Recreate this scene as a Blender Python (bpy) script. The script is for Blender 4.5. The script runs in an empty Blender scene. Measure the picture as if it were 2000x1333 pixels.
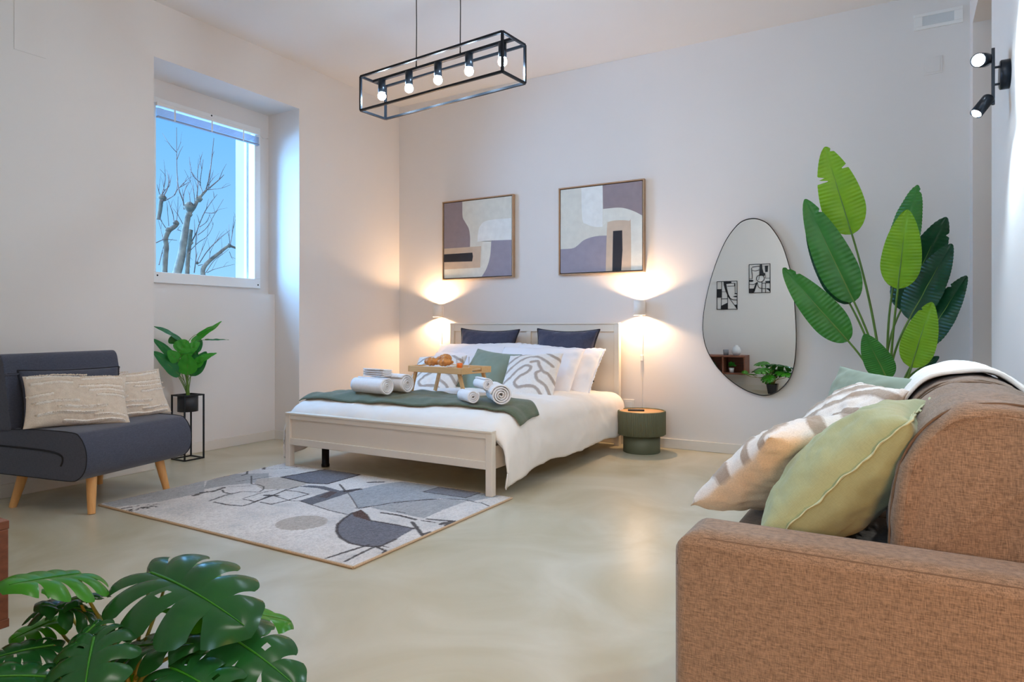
import bpy, bmesh, math, random
import numpy as np
from mathutils import Vector, Matrix, noise

# ---------------------------------------------------------------- camera, world, lights
sc = bpy.context.scene
COL = sc.collection
YAW = math.atan2(765.0, 1302.0)
SN, CS = math.sin(YAW), math.cos(YAW)
FOC, HOR, CAMH = 1302.0, 638.0, 1.0

cd = bpy.data.cameras.new('camera')
cd.sensor_width = 36.0
cd.lens = FOC / 2000.0 * 36.0
cd.shift_y = -(666.5 - HOR) / 2000.0
cd.clip_start = 0.05
cam = bpy.data.objects.new('camera', cd)
cam.location = (0, 0, CAMH)
cam.rotation_euler = (math.radians(90), 0, YAW)
COL.objects.link(cam)
sc.camera = cam

sc.view_settings.view_transform = 'Standard'
sc.view_settings.look = 'None'
sc.view_settings.gamma = 1.0
sc.view_settings.exposure = EXPO = 0.20
sc.view_settings.use_curve_mapping = False
sc.cycles.use_denoising = True
sc.cycles.max_bounces = 10
sc.cycles.diffuse_bounces = 6
sc.cycles.glossy_bounces = 5
sc.cycles.transparent_max_bounces = 12
sc.cycles.sample_clamp_indirect = 6.0
sc.cycles.blur_glossy = 1.0

def srgb(r, g, b):
    def f(c):
        c /= 255.0
        return c / 12.92 if c <= 0.04045 else ((c + 0.055) / 1.055) ** 2.4
    return (f(r), f(g), f(b), 1.0)

w = bpy.data.worlds.new('daylight_sky')
sc.world = w
w.use_nodes = True
nt = w.node_tree
nt.nodes.clear()
out = nt.nodes.new('ShaderNodeOutputWorld')
bg = nt.nodes.new('ShaderNodeBackground')
tc = nt.nodes.new('ShaderNodeTexCoord')
sp = nt.nodes.new('ShaderNodeSeparateXYZ')
rmp = nt.nodes.new('ShaderNodeValToRGB')
rmp.color_ramp.elements[0].position = 0.02
rmp.color_ramp.elements[0].color = srgb(160, 214, 252)
rmp.color_ramp.elements[1].position = 0.36
rmp.color_ramp.elements[1].color = srgb(98, 176, 248)
nt.links.new(tc.outputs['Generated'], sp.inputs[0])
nt.links.new(sp.outputs['Z'], rmp.inputs[0])
nt.links.new(rmp.outputs[0], bg.inputs['Color'])
bg.inputs['Strength'].default_value = 1.0
nt.links.new(bg.outputs[0], out.inputs['Surface'])

def light(name, typ, loc, energy, color, aim=None, **kw):
    ld = bpy.data.lights.new(name, typ)
    ld.energy = energy
    ld.color = color
    for k, v in kw.items():
        setattr(ld, k, v)
    o = bpy.data.objects.new(name, ld)
    o.location = loc
    if aim is not None:
        d = Vector(aim) - Vector(loc)
        o.rotation_euler = d.to_track_quat('-Z', 'Y').to_euler()
    COL.objects.link(o)
    return o

# daylight that comes in through the window: the broad blue sky outside
light('sky_daylight', 'SUN', (-9, 0, 4.5), 34.0, (0.24, 0.55, 1.0), aim=(0.0, 3.0, 1.6), angle=math.radians(95))
# the sun itself stands on the far side of the house and only reaches the trees outside
light('sun', 'SUN', (6, -3, 9), 2.0, (1.0, 0.90, 0.78), aim=(0, 0, 0), angle=math.radians(1))
# unseen area lights added as fill
light('warm_fill', 'AREA', (0.9, -0.6, 1.15), 30, (1.0, 0.46, 0.14), aim=(0.0, 1.4, 0.5), shape='RECTANGLE', size=0.7, size_y=0.5)  # added low warm light, out of view, tints the sofa arm orange
light('overhead_fill', 'AREA', (-0.3, 0.9, 3.24), 26, (1.0, 0.94, 0.90), aim=(-0.5, 1.2, 0), shape='RECTANGLE', size=1.6, size_y=0.7)  # added soft fill under the ceiling, out of view, no fixture
light('rear_cool_fill', 'AREA', (-0.5, -2.9, 2.0), 54, (0.50, 0.74, 1.0), aim=(-1.8, 3, 1.9), shape='RECTANGLE', size=1.6, size_y=1.8)  # added bluish fill in front of the solid rear wall, out of view

# ---------------------------------------------------------------- picture -> place helpers
def ray(px, py):
    a = (px - 1000.0) / FOC
    return Vector((-SN + CS * a, CS + SN * a, (HOR - py) / FOC))
CAM = Vector((0, 0, CAMH))
def on_y(px, py, Y):
    d = ray(px, py)
    return CAM + d * (Y / d.y)
def on_x(px, py, X):
    d = ray(px, py)
    return CAM + d * (X / d.x)
def on_z(px, py, Z=0.0):
    d = ray(px, py)
    return CAM + d * ((Z - CAMH) / d.z)
def at(px, py, depth):
    return CAM + ray(px, py) * depth

# ---------------------------------------------------------------- materials
def mat(name, col, rough=0.6, spec=0.5, metal=0.0, nscale=0, namt=0.0, col2=None, bump=0.0, bscale=60,
        attr=None, sheen=0.0, stretch=(1, 1, 1), trans=0.0, ior=1.45, emit=None, estr=0.0, detail=4, coat=0.0, alpha=1.0, sss=0.0, weave=0.0, wscale=400):
    m = bpy.data.materials.new(name)
    m.use_nodes = True
    n, l = m.node_tree.nodes, m.node_tree.links
    b = n['Principled BSDF']
    if len(col) == 3:
        col = (*col, 1.0)
    b.inputs['Base Color'].default_value = col
    b.inputs['Roughness'].default_value = rough
    b.inputs['Specular IOR Level'].default_value = spec
    b.inputs['Metallic'].default_value = metal
    b.inputs['IOR'].default_value = ior
    b.inputs['Sheen Weight'].default_value = sheen
    b.inputs['Coat Weight'].default_value = coat
    b.inputs['Transmission Weight'].default_value = trans
    b.inputs['Alpha'].default_value = alpha
    if emit is not None:
        b.inputs['Emission Color'].default_value = (*emit[:3], 1)
        b.inputs['Emission Strength'].default_value = estr
    src = None
    co = n.new('ShaderNodeTexCoord')
    mp = n.new('ShaderNodeMapping')
    mp.inputs['Scale'].default_value = stretch
    l.new(co.outputs['Object'], mp.inputs[0])
    if attr:
        at_ = n.new('ShaderNodeAttribute')
        at_.attribute_name = attr
        src = at_.outputs['Color']
    if nscale and namt:
        nz = n.new('ShaderNodeTexNoise')
        nz.inputs['Scale'].default_value = nscale
        nz.inputs['Detail'].default_value = detail
        l.new(mp.outputs[0], nz.inputs['Vector'])
        mr = n.new('ShaderNodeMapRange')
        mr.inputs['From Min'].default_value = 0.3
        mr.inputs['From Max'].default_value = 0.7
        l.new(nz.outputs['Fac'], mr.inputs['Value'])
        if col2 is not None:
            mx = n.new('ShaderNodeMix')
            mx.data_type = 'RGBA'
            mx.inputs[6].default_value = col
            mx.inputs[7].default_value = (*col2[:3], 1)
            mm = n.new('ShaderNodeMath'); mm.operation = 'MULTIPLY'; mm.inputs[1].default_value = namt
            l.new(mr.outputs[0], mm.inputs[0])
            l.new(mm.outputs[0], mx.inputs[0])
            src = mx.outputs[2]
        else:
            hs = n.new('ShaderNodeHueSaturation')
            mr.inputs['To Min'].default_value = 1 - namt
            mr.inputs['To Max'].default_value = 1 + namt
            l.new(mr.outputs[0], hs.inputs['Value'])
            if src is not None:
                l.new(src, hs.inputs['Color'])
            else:
                hs.inputs['Color'].default_value = col
            src = hs.outputs[0]
    hsrc = None
    if weave:
        # threads: two stretched noises crossing each other
        fac = []
        for st in ((wscale * 0.12, wscale * 0.12, wscale), (wscale, wscale, wscale * 0.12)):
            m2 = n.new('ShaderNodeMapping'); m2.inputs['Scale'].default_value = st
            l.new(co.outputs['Object'], m2.inputs[0])
            z = n.new('ShaderNodeTexNoise'); z.inputs['Scale'].default_value = 1.0; z.inputs['Detail'].default_value = 1.5
            l.new(m2.outputs[0], z.inputs['Vector'])
            fac.append(z.outputs['Fac'])
        ad = n.new('ShaderNodeMath'); ad.operation = 'ADD'
        l.new(fac[0], ad.inputs[0]); l.new(fac[1], ad.inputs[1])
        mr2 = n.new('ShaderNodeMapRange')
        mr2.inputs['From Min'].default_value = 0.7; mr2.inputs['From Max'].default_value = 1.3
        mr2.inputs['To Min'].default_value = 1 - weave; mr2.inputs['To Max'].default_value = 1 + weave
        l.new(ad.outputs[0], mr2.inputs['Value'])
        h2 = n.new('ShaderNodeHueSaturation')
        l.new(mr2.outputs[0], h2.inputs['Value'])
        if src is not None:
            l.new(src, h2.inputs['Color'])
        else:
            h2.inputs['Color'].default_value = col
        src = h2.outputs[0]
        hsrc = ad.outputs[0]
    if src is not None:
        l.new(src, b.inputs['Base Color'])
    if bump:
        bp = n.new('ShaderNodeBump')
        bp.inputs['Strength'].default_value = bump
        bp.inputs['Distance'].default_value = 0.004
        if hsrc is None:
            nb = n.new('ShaderNodeTexNoise')
            nb.inputs['Scale'].default_value = bscale
            nb.inputs['Detail'].default_value = 3
            l.new(mp.outputs[0], nb.inputs['Vector'])
            hsrc = nb.outputs['Fac']
        l.new(hsrc, bp.inputs['Height'])
        l.new(bp.outputs[0], b.inputs['Normal'])
    return m

M = {}
M['wall'] = mat('painted_plaster', srgb(226, 221, 216), 0.85, spec=0.2, nscale=1.3, namt=0.015, bump=0.05, bscale=40)
M['ceiling'] = mat('ceiling_paint', srgb(228, 225, 222), 0.9, spec=0.2, nscale=2, namt=0.01)
M['trim'] = mat('skirting_paint', srgb(222, 217, 208), 0.5, nscale=4, namt=0.01)
M['frame'] = mat('window_lacquer', srgb(236, 236, 234), 0.35, nscale=5, namt=0.01)
M['bedpaint'] = mat('cream_bed_paint', srgb(226, 218, 204), 0.45, nscale=4, namt=0.015)
M['black'] = mat('black_metal', srgb(30, 31, 34), 0.42, metal=0.3, nscale=30, namt=0.05)
M['cage'] = mat('satin_black_steel', srgb(34, 40, 48), 0.30, metal=0.6, nscale=30, namt=0.05)
M['cord'] = mat('black_cord', srgb(30, 28, 28), 0.7, nscale=40, namt=0.05)
M['bulb'] = mat('glowing_bulb', (1, 1, 1), 0.4, emit=(0.64, 0.82, 1.0), estr=290.0, nscale=3, namt=0.001)
M['white_plastic'] = mat('white_plastic', srgb(232, 230, 226), 0.4, nscale=8, namt=0.01)
M['grille'] = mat('lamp_diffuser', srgb(205, 208, 208), 0.25, nscale=20, namt=0.02)
M['duvet'] = mat('duvet_cotton', srgb(240, 237, 232), 0.85, spec=0.2, nscale=6, namt=0.015, bump=0.12, bscale=25, sheen=0.15)
M['pillowwhite'] = mat('white_cotton', srgb(240, 240, 243), 0.85, spec=0.2, nscale=6, namt=0.015, bump=0.12, bscale=30)
M['towel'] = mat('terry_towel', srgb(240, 240, 242), 0.95, spec=0.1, nscale=60, namt=0.03, bump=0.6, bscale=350, sheen=0.3)
M['navy'] = mat('navy_linen', srgb(64, 67, 86), 0.9, spec=0.15, weave=0.22, wscale=500, bump=0.2, sheen=0.3)
M['sage'] = mat('sage_cotton', srgb(134, 148, 132), 0.85, spec=0.2, nscale=12, namt=0.05, bump=0.15, bscale=40, sheen=0.2)
M['runner'] = mat('green_throw', srgb(94, 106, 88), 0.9, spec=0.15, weave=0.15, wscale=420, bump=0.2, sheen=0.25)
M['squig'] = mat('tufted_cotton', (0.8, 0.8, 0.8), 0.9, spec=0.15, attr='Col', nscale=260, namt=0.10, bump=0.35, bscale=330, sheen=0.2)
M['linen_green'] = mat('washed_green_linen', srgb(160, 168, 128), 0.85, spec=0.2, nscale=5, namt=0.05, weave=0.06, wscale=600, bump=0.12, sheen=0.2)
M['sofa'] = mat('sofa_melange', srgb(134, 112, 92), 0.92, spec=0.15, weave=0.40, wscale=620, bump=0.3, sheen=0.25)
M['chairfab'] = mat('charcoal_fabric', srgb(72, 76, 90), 0.9, spec=0.2, weave=0.20, wscale=420, bump=0.25, sheen=0.25)
M['chairdark'] = mat('charcoal_piping', srgb(34, 35, 42), 0.9, nscale=80, namt=0.1)
M['fringed'] = mat('fringed_cotton', (0.8, 0.8, 0.8), 0.95, spec=0.1, attr='Col', nscale=220, namt=0.10, bump=0.4, bscale=300, sheen=0.2)
M['cream'] = mat('cream_cotton', srgb(222, 208, 190), 0.9, spec=0.15, weave=0.08, wscale=400, bump=0.25)
M['fringe'] = mat('cream_fringe', srgb(238, 228, 214), 0.95, spec=0.1, nscale=90, namt=0.06)
M['beech'] = mat('oiled_beech', srgb(224, 172, 110), 0.45, nscale=6, namt=0.5, col2=srgb(196, 136, 78), stretch=(12, 12, 1.2))
M['bamboo'] = mat('bamboo_wood', srgb(222, 182, 128), 0.45, nscale=6, namt=0.4, col2=srgb(196, 150, 96), stretch=(1, 14, 14))
M['oakframe'] = mat('oak_frame', srgb(178, 148, 118), 0.5, nscale=8, namt=0.4, col2=srgb(150, 120, 92), stretch=(2, 2, 2))
M['walnut'] = mat('walnut_board', srgb(138, 84, 62), 0.45, nscale=5, namt=0.6, col2=srgb(96, 56, 42), stretch=(1, 8, 16))
M['tabletop'] = mat('table_oak_top', srgb(226, 176, 122), 0.4, nscale=5, namt=0.4, col2=srgb(204, 152, 100), stretch=(2, 14, 2))
M['olive'] = mat('olive_lacquer', srgb(98, 100, 76), 0.55, nscale=10, namt=0.03)
M['remote'] = mat('remote_black', srgb(36, 34, 34), 0.4, nscale=30, namt=0.03)
M['pot'] = mat('black_pot', srgb(40, 42, 48), 0.5, nscale=20, namt=0.04)
M['potwhite'] = mat('white_ceramic', srgb(232, 232, 232), 0.3, nscale=10, namt=0.01)
M['soil'] = mat('dark_soil', srgb(48, 36, 28), 0.95, nscale=60, namt=0.3, bump=0.6, bscale=90)
M['mirror'] = mat('mirror_glass', srgb(236, 240, 240), 0.0, metal=1.0)
M['mirror_rim'] = mat('mirror_rim', srgb(44, 42, 40), 0.4, metal=0.5, nscale=20, namt=0.03)
M['bark'] = mat('pale_bark', srgb(128, 114, 98), 0.9, nscale=9, namt=0.8, col2=srgb(62, 54, 50), bump=0.6, bscale=14)
M['twig'] = mat('twig_bark', srgb(110, 88, 80), 0.9, nscale=9, namt=0.15)
M['reveal'] = mat('outside_render', srgb(178, 168, 176), 0.9, nscale=8, namt=0.03)
M['croissant'] = mat('baked_crust', srgb(226, 158, 84), 0.5, nscale=40, namt=0.8, col2=srgb(158, 84, 32), bump=0.3, bscale=60)
M['jam'] = mat('red_jam', srgb(200, 40, 44), 0.3, nscale=10, namt=0.05)
M['juice'] = mat('orange_juice', srgb(250, 120, 20), 0.3, nscale=10, namt=0.03)
M['cabinet'] = mat('vase_white', srgb(214, 218, 222), 0.4, nscale=10, namt=0.01)
M['greycup'] = mat('grey_ceramic', srgb(128, 130, 136), 0.5, nscale=10, namt=0.03)
M['whiteblanket'] = mat('white_blanket', srgb(240, 238, 232), 0.95, nscale=40, namt=0.04, bump=0.4, bscale=120)
M['dark_linen'] = mat('label_tape', srgb(225, 228, 205), 0.8, nscale=40, namt=0.02)

def leafmat(name, c1, c2, rough=0.35, sc_=14, amt=0.6, stretch=(1, 1, 1)):
    m = mat(name, c1, rough, spec=0.5, nscale=sc_, namt=amt, col2=c2, stretch=stretch)
    b = m.node_tree.nodes['Principled BSDF']
    # thin leaf: a little light passes through
    n, l = m.node_tree.nodes, m.node_tree.links
    tr = n.new('ShaderNodeBsdfTranslucent')
    tr.inputs['Color'].default_value = (c1[0] * 1.3, c1[1] * 1.3, c1[2] * 0.8, 1)
    mx = n.new('ShaderNodeMixShader')
    mx.inputs[0].default_value = 0.22
    o = n['Material Output']
    l.new(b.outputs[0], mx.inputs[1]); l.new(tr.outputs[0], mx.inputs[2]); l.new(mx.outputs[0], o.inputs[0])
    return m
M['leaf_bright'] = leafmat('strelitzia_light_leaf', srgb(128, 176, 30), srgb(98, 150, 28), 0.42)
M['leaf_mid'] = leafmat('strelitzia_leaf', srgb(58, 128, 48), srgb(38, 102, 44), 0.38)
M['leaf_dark'] = leafmat('strelitzia_dark_leaf', srgb(26, 78, 52), srgb(18, 58, 46), 0.33)
M['leaf_small'] = leafmat('small_plant_leaf', srgb(70, 164, 52), srgb(42, 128, 44), 0.35)
M['leaf_smalld'] = leafmat('small_plant_dark_leaf', srgb(40, 118, 58), srgb(26, 92, 50), 0.35)
M['mon'] = leafmat('monstera_leaf', srgb(34, 92, 40), srgb(22, 70, 38), 0.24, 8, 0.7)
M['monl'] = leafmat('monstera_light_leaf', srgb(60, 140, 24), srgb(40, 112, 26), 0.28, 8, 0.7)
M['stem'] = mat('green_stem', srgb(92, 128, 52), 0.45, nscale=12, namt=0.15)
M['stemd'] = mat('olive_stem', srgb(126, 122, 46), 0.45, nscale=20, namt=0.2)

# floor: cloudy polished resin
def floor_mat():
    m = bpy.data.materials.new('polished_resin_floor')
    m.use_nodes = True
    n, l = m.node_tree.nodes, m.node_tree.links
    b = n['Principled BSDF']
    co = n.new('ShaderNodeTexCoord')
    z1 = n.new('ShaderNodeTexNoise'); z1.inputs['Scale'].default_value = 1.6; z1.inputs['Detail'].default_value = 7; z1.inputs['Distortion'].default_value = 1.2
    l.new(co.outputs['Object'], z1.inputs['Vector'])
    r = n.new('ShaderNodeValToRGB')
    r.color_ramp.elements[0].position = 0.32; r.color_ramp.elements[0].color = srgb(178, 169, 140)
    r.color_ramp.elements[1].position = 0.68; r.color_ramp.elements[1].color = srgb(204, 199, 180)
    l.new(z1.outputs['Fac'], r.inputs[0])
    l.new(r.outputs[0], b.inputs['Base Color'])
    z2 = n.new('ShaderNodeTexNoise'); z2.inputs['Scale'].default_value = 3.0; z2.inputs['Detail'].default_value = 4
    l.new(co.outputs['Object'], z2.inputs['Vector'])
    mr = n.new('ShaderNodeMapRange'); mr.inputs['To Min'].default_value = 0.24; mr.inputs['To Max'].default_value = 0.38
    l.new(z2.outputs['Fac'], mr.inputs['Value'])
    l.new(mr.outputs[0], b.inputs['Roughness'])
    b.inputs['Specular IOR Level'].default_value = 0.42
    return m
M['floor'] = floor_mat()

def glass_mat(name, tint=(0.95, 0.98, 1.0), gloss=0.08):
    m = bpy.data.materials.new(name)
    m.use_nodes = True
    n, l = m.node_tree.nodes, m.node_tree.links
    n.remove(n['Principled BSDF'])
    t = n.new('ShaderNodeBsdfTransparent'); t.inputs[0].default_value = (*tint, 1)
    g = n.new('ShaderNodeBsdfGlossy'); g.inputs['Roughness'].default_value = 0.02
    fr = n.new('ShaderNodeLayerWeight'); fr.inputs[0].default_value = gloss
    mx = n.new('ShaderNodeMixShader')
    ml = n.new('ShaderNodeMath'); ml.operation = 'MULTIPLY'; ml.inputs[1].default_value = 0.35
    l.new(fr.outputs['Fresnel'], ml.inputs[0]); l.new(ml.outputs[0], mx.inputs[0]); l.new(t.outputs[0], mx.inputs[1]); l.new(g.outputs[0], mx.inputs[2])
    l.new(mx.outputs[0], n['Material Output'].inputs[0])
    return m
M['glass'] = glass_mat('window_glass', gloss=0.04)
M['drinkglass'] = glass_mat('drinking_glass', (0.985, 0.99, 1.0), 0.10)

# ---------------------------------------------------------------- mesh builder
class MB:
    def __init__(s):
        s.v, s.f, s.sm, s.mi = [], [], [], []
    def add(s, vs, fs, smooth=False, mi=0):
        k = len(s.v)
        s.v += [tuple(v) for v in vs]
        s.f += [tuple(i + k for i in f) for f in fs]
        s.sm += [smooth] * len(fs)
        s.mi += [mi] * len(fs)
        return s
    def box(s, x0, x1, y0, y1, z0, z1, mi=0, mtx=None):
        v = [Vector((x, y, z)) for x in (x0, x1) for y in (y0, y1) for z in (z0, z1)]
        if mtx is not None:
            v = [mtx @ p for p in v]
        return s.add(v, [(0, 1, 3, 2), (4, 6, 7, 5), (0, 4, 5, 1), (2, 3, 7, 6), (0, 2, 6, 4), (1, 5, 7, 3)], False, mi)
    def tube(s, pts, r, n=8, cap=True, mi=0, smooth=True):
        pts = [Vector(p) for p in pts]
        rs = r if isinstance(r, (list, tuple)) else [r] * len(pts)
        vs, fs = [], []
        up = Vector((0, 0, 1))
        prev = None
        for i, p in enumerate(pts):
            t = (pts[min(i + 1, len(pts) - 1)] - pts[max(i - 1, 0)]).normalized()
            if prev is None:
                a = up if abs(t.dot(up)) < 0.95 else Vector((1, 0, 0))
                u = t.cross(a).normalized()
            else:
                u = (prev - t * prev.dot(t)).normalized()
            prev = u
            v = t.cross(u)
            for k in range(n):
                an = 2 * math.pi * k / n
                vs.append(p + (u * math.cos(an) + v * math.sin(an)) * rs[i])
        for i in range(len(pts) - 1):
            for k in range(n):
                fs.append((i * n + k, i * n + (k + 1) % n, (i + 1) * n + (k + 1) % n, (i + 1) * n + k))
        s.add(vs, fs, smooth, mi)
        if cap:
            s.add(vs[:n][::-1], [tuple(range(n))], False, mi)
            s.add(vs[-n:], [tuple(range(n))], False, mi)
        return s
    def lathe(s, prof, c=(0, 0, 0), n=48, mi=0, smooth=True, mtx=None, ribs=0, ribamp=0.0):
        vs, fs = [], []
        for (r, z) in prof:
            for k in range(n):
                an = 2 * math.pi * k / n
                rr = r
                if ribs and r > 0.001:
                    rr = r - ribamp * (1 - abs(math.sin(an * ribs / 2)))
                p = Vector((rr * math.cos(an), rr * math.sin(an), z))
                if mtx is not None:
                    p = mtx @ p
                vs.append(p + Vector(c))
        for i in range(len(prof) - 1):
            for k in range(n):
                fs.append((i * n + k, i * n + (k + 1) % n, (i + 1) * n + (k + 1) % n, (i + 1) * n + k))
        return s.add(vs, fs, smooth, mi)
    def grid(s, P, mi=0, smooth=True, closed=False):
        nu, nv = len(P), len(P[0])
        vs = [p for row in P for p in row]
        fs = []
        for i in range(nu - 1):
            for j in range(nv - (0 if closed else 1)):
                j2 = (j + 1) % nv
                fs.append((i * nv + j, i * nv + j2, (i + 1) * nv + j2, (i + 1) * nv + j))
        return s.add(vs, fs, smooth, mi)
    def prism(s, poly, axis, t, mi=0):
        """poly: 3-D points of a planar outline, pushed along axis by t"""
        n = len(poly)
        a = [Vector(p) for p in poly]
        b = [p + Vector(axis) * t for p in a]
        fs = [tuple(range(n))[::-1], tuple(range(n, 2 * n))]
        fs += [(i, (i + 1) % n, (i + 1) % n + n, i + n) for i in range(n)]
        return s.add(a + b, fs, False, mi)
    def build(s, name, m, parent=None, bevel=0.0, seg=2, solid=0.0, subsurf=0, loc=None, autosmooth=False):
        me = bpy.data.meshes.new(name)
        me.from_pydata(s.v, [], s.f)
        me.polygons.foreach_set('use_smooth', s.sm)
        me.polygons.foreach_set('material_index', s.mi)
        for x in (m if isinstance(m, (list, tuple)) else [m]):
            me.materials.append(x)
        me.update()
        o = bpy.data.objects.new(name, me)
        COL.objects.link(o)
        if parent is not None:
            o.parent = parent
        if loc is not None:
            o.location = loc
        if bevel:
            b = o.modifiers.new('b', 'BEVEL'); b.width = bevel; b.segments = seg; b.limit_method = 'ANGLE'; b.angle_limit = math.radians(40)
            b.harden_normals = False
        if solid:
            so = o.modifiers.new('s', 'SOLIDIFY'); so.thickness = solid; so.offset = 0
        if subsurf:
            ss = o.modifiers.new('ss', 'SUBSURF'); ss.levels = subsurf; ss.render_levels = subsurf
        return o

def fixn(o):
    bm = bmesh.new(); bm.from_mesh(o.data)
    bmesh.ops.remove_doubles(bm, verts=bm.verts, dist=1e-5)
    bmesh.ops.recalc_face_normals(bm, faces=bm.faces)
    bm.to_mesh(o.data); bm.free()
    return o

def tag(o, label=None, cat=None, group=None, kind=None):
    if label: o['label'] = label
    if cat: o['category'] = cat
    if group: o['group'] = group
    if kind: o['kind'] = kind
    return o
def thing(name, label, cat, loc=(0, 0, 0), rz=0.0, group=None):
    o = bpy.data.objects.new(name, None)
    o.empty_display_size = 0.1
    o.location = loc
    o.rotation_euler = (0, 0, rz)
    COL.objects.link(o)
    return tag(o, label, cat, group)
def struct(mb, name, m, parent=None, **kw):
    o = mb.build(name, m, parent, **kw)
    if parent is None:
        o['kind'] = 'structure'
    return o
def setcol(o, cols):
    a = o.data.color_attributes.new('Col', 'FLOAT_COLOR', 'POINT')
    a.data.foreach_set('color', np.asarray(cols, dtype=np.float32).ravel())
def shift(pts, o):
    return [Vector(p) - Vector(o) for p in pts]

# ---------------------------------------------------------------- room shell
XL, YB, ZC = -4.52, 5.38, 3.28       # left wall, back wall, ceiling
XR = 0.38                            # right wall
YW = 0.50                            # wall facing the bed wall
NX, NXU = -4.83, -4.915              # niche planes below / above the ledge
NY0, NY1, NZ1 = 2.75, 4.05, 2.89     # niche opening
WY0, WY1, WZ0, WZ1 = 2.94, 3.94, 1.334, 2.742  # window

struct(MB().box(-5.1, 3.6, -3.2, 5.7, -0.1, 0), 'floor', M['floor'])
struct(MB().box(-5.1, 3.6, -3.2, 5.7, ZC, ZC + 0.1), 'ceiling', M['ceiling'])
b = MB()
b.box(-5.1, XL, 0.2, NY0, 0, ZC)
b.box(-5.1, XL, NY1, YB + 0.2, 0, ZC)
b.box(-5.1, XL, NY0, NY1, NZ1, ZC)
b.box(-5.1, NX, NY0, NY1, 0, 1.285)
b.box(-5.1, NXU, NY0, NY1, 1.285, WZ0)
b.box(-5.1, NXU, NY0, NY1, WZ1, NZ1)
b.box(-5.1, NXU, NY0, WY0, WZ0, WZ1)
b.box(-5.1, NXU, WY1, NY1, WZ0, WZ1)
struct(b, 'wall_left', M['wall'])
struct(MB().box(XL, 3.6, YB, YB + 0.22, 0, ZC), 'wall_back', M['wall'])
OY0, OY1, OZ = 4.10, 5.16, 2.94
b = MB()
b.box(XR, XR + 0.25, 1.2, OY0, 0, ZC)
b.box(XR, XR + 0.25, OY1, YB, 0, ZC)
b.box(XR, XR + 0.25, OY0, OY1, OZ, ZC)
struct(b, 'wall_right', M['wall'])
struct(MB().box(XL, -1.27, YW - 0.25, YW, 0, ZC), 'wall_front', M['wall'])
struct(MB().box(-1.42, 3.6, -3.2, -3.0, 0, ZC), 'wall_rear', M['wall'])
struct(MB().box(-1.62, -1.42, -3.2, YW - 0.25, 0, ZC), 'wall_kitchen', M['wall'])
struct(MB().box(3.4, 3.6, -3.0, YB, 0, ZC), 'wall_far_right', M['wall'])

# skirting boards
T = 0.014
struct(MB().box(XL, XL + T, YW, NY0, 0, 0.08).box(XL, XL + T, NY1, YB, 0, 0.08), 'baseboard_left', M['trim'], bevel=0.003)
struct(MB().box(NX, NX + T, NY0, NY1, 0, 0.08).box(NX, XL + T, NY1 - T, NY1, 0, 0.08), 'baseboard_niche', M['trim'], bevel=0.003)
struct(MB().box(XL + T, XR, YB - T, YB, 0, 0.08), 'baseboard_back', M['trim'], bevel=0.003)
struct(MB().box(XR - T, XR, 1.2, OY0, 0, 0.08), 'baseboard_right', M['trim'], bevel=0.003)
struct(MB().box(XL + T, -1.27, YW, YW + T, 0, 0.08), 'baseboard_front', M['trim'], bevel=0.003)

# window with its frame, pane and outside reveal
FX = NXU + 0.03
b = MB()
b.box(NXU - 0.06, FX, WY0, WY1, WZ0, WZ0 + 0.082)
b.box(NXU - 0.06, FX, WY0, WY1, WZ1 - 0.05, WZ1)
b.box(NXU - 0.06, FX, WY0, WY0 + 0.05, WZ0 + 0.082, WZ1 - 0.05)
b.box(NXU - 0.06, FX, WY1 - 0.06, WY1, WZ0 + 0.082, WZ1 - 0.05)
win = struct(b, 'window_1', M['frame'], bevel=0.004)
g = MB().box(NXU - 0.035, NXU - 0.030, WY0 + 0.05, WY1 - 0.06, WZ0 + 0.082, WZ1 - 0.05)
g.build('window_pane', M['glass'], win)
b = MB()
b.box(-5.16, NXU - 0.06, WY1 - 0.045, WY1 + 0.02, WZ0, WZ1)
b.box(-5.16, NXU - 0.06, WY0 - 0.02, WY0 + 0.03, WZ0, WZ1)
b.box(-5.2, NXU - 0.06, WY0 - 0.02, WY1 + 0.02, WZ0 - 0.04, WZ0 + 0.02)
b.build('outer_reveal', M['reveal'], win)
b = MB()
for z in (0,):
    b.box(NXU - 0.075, NXU - 0.062, WY1 - 0.075, WY1 - 0.06, WZ0 + 0.08, WZ1 - 0.05)
    b.box(NXU - 0.10, NXU - 0.088, WY1 - 0.068, WY1 - 0.05, WZ0 + 0.05, WZ1 - 0.05)
b.build('blind_guide_rail', M['white_plastic'], win, bevel=0.002)
b = MB()
for (y, z) in ((WY0 + 0.06, WZ0 + 0.055), (WY1 - 0.025, WZ0 + 0.03), (WY0 + 0.52, WZ1 - 0.015)):
    b.lathe([(0.0, 0.004), (0.006, 0.003), (0.007, 0)], n=12, mtx=Matrix.Translation((FX, y, z)) @ Matrix.Rotation(math.pi / 2, 4, 'Y'))
b.build('frame_screw', M['black'], win)
b = MB().tube([(FX, WY1 - 0.01, WZ1 - 0.05), (FX + 0.01, WY1 + 0.02, WZ1 - 0.085), (FX + 0.008, WY1 + 0.06, WZ1 - 0.07), (NXU + 0.004, WY1 + 0.10, WZ1 - 0.06)], 0.003, 6)
b.build('blind_wire', M['white_plastic'], win)

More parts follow.
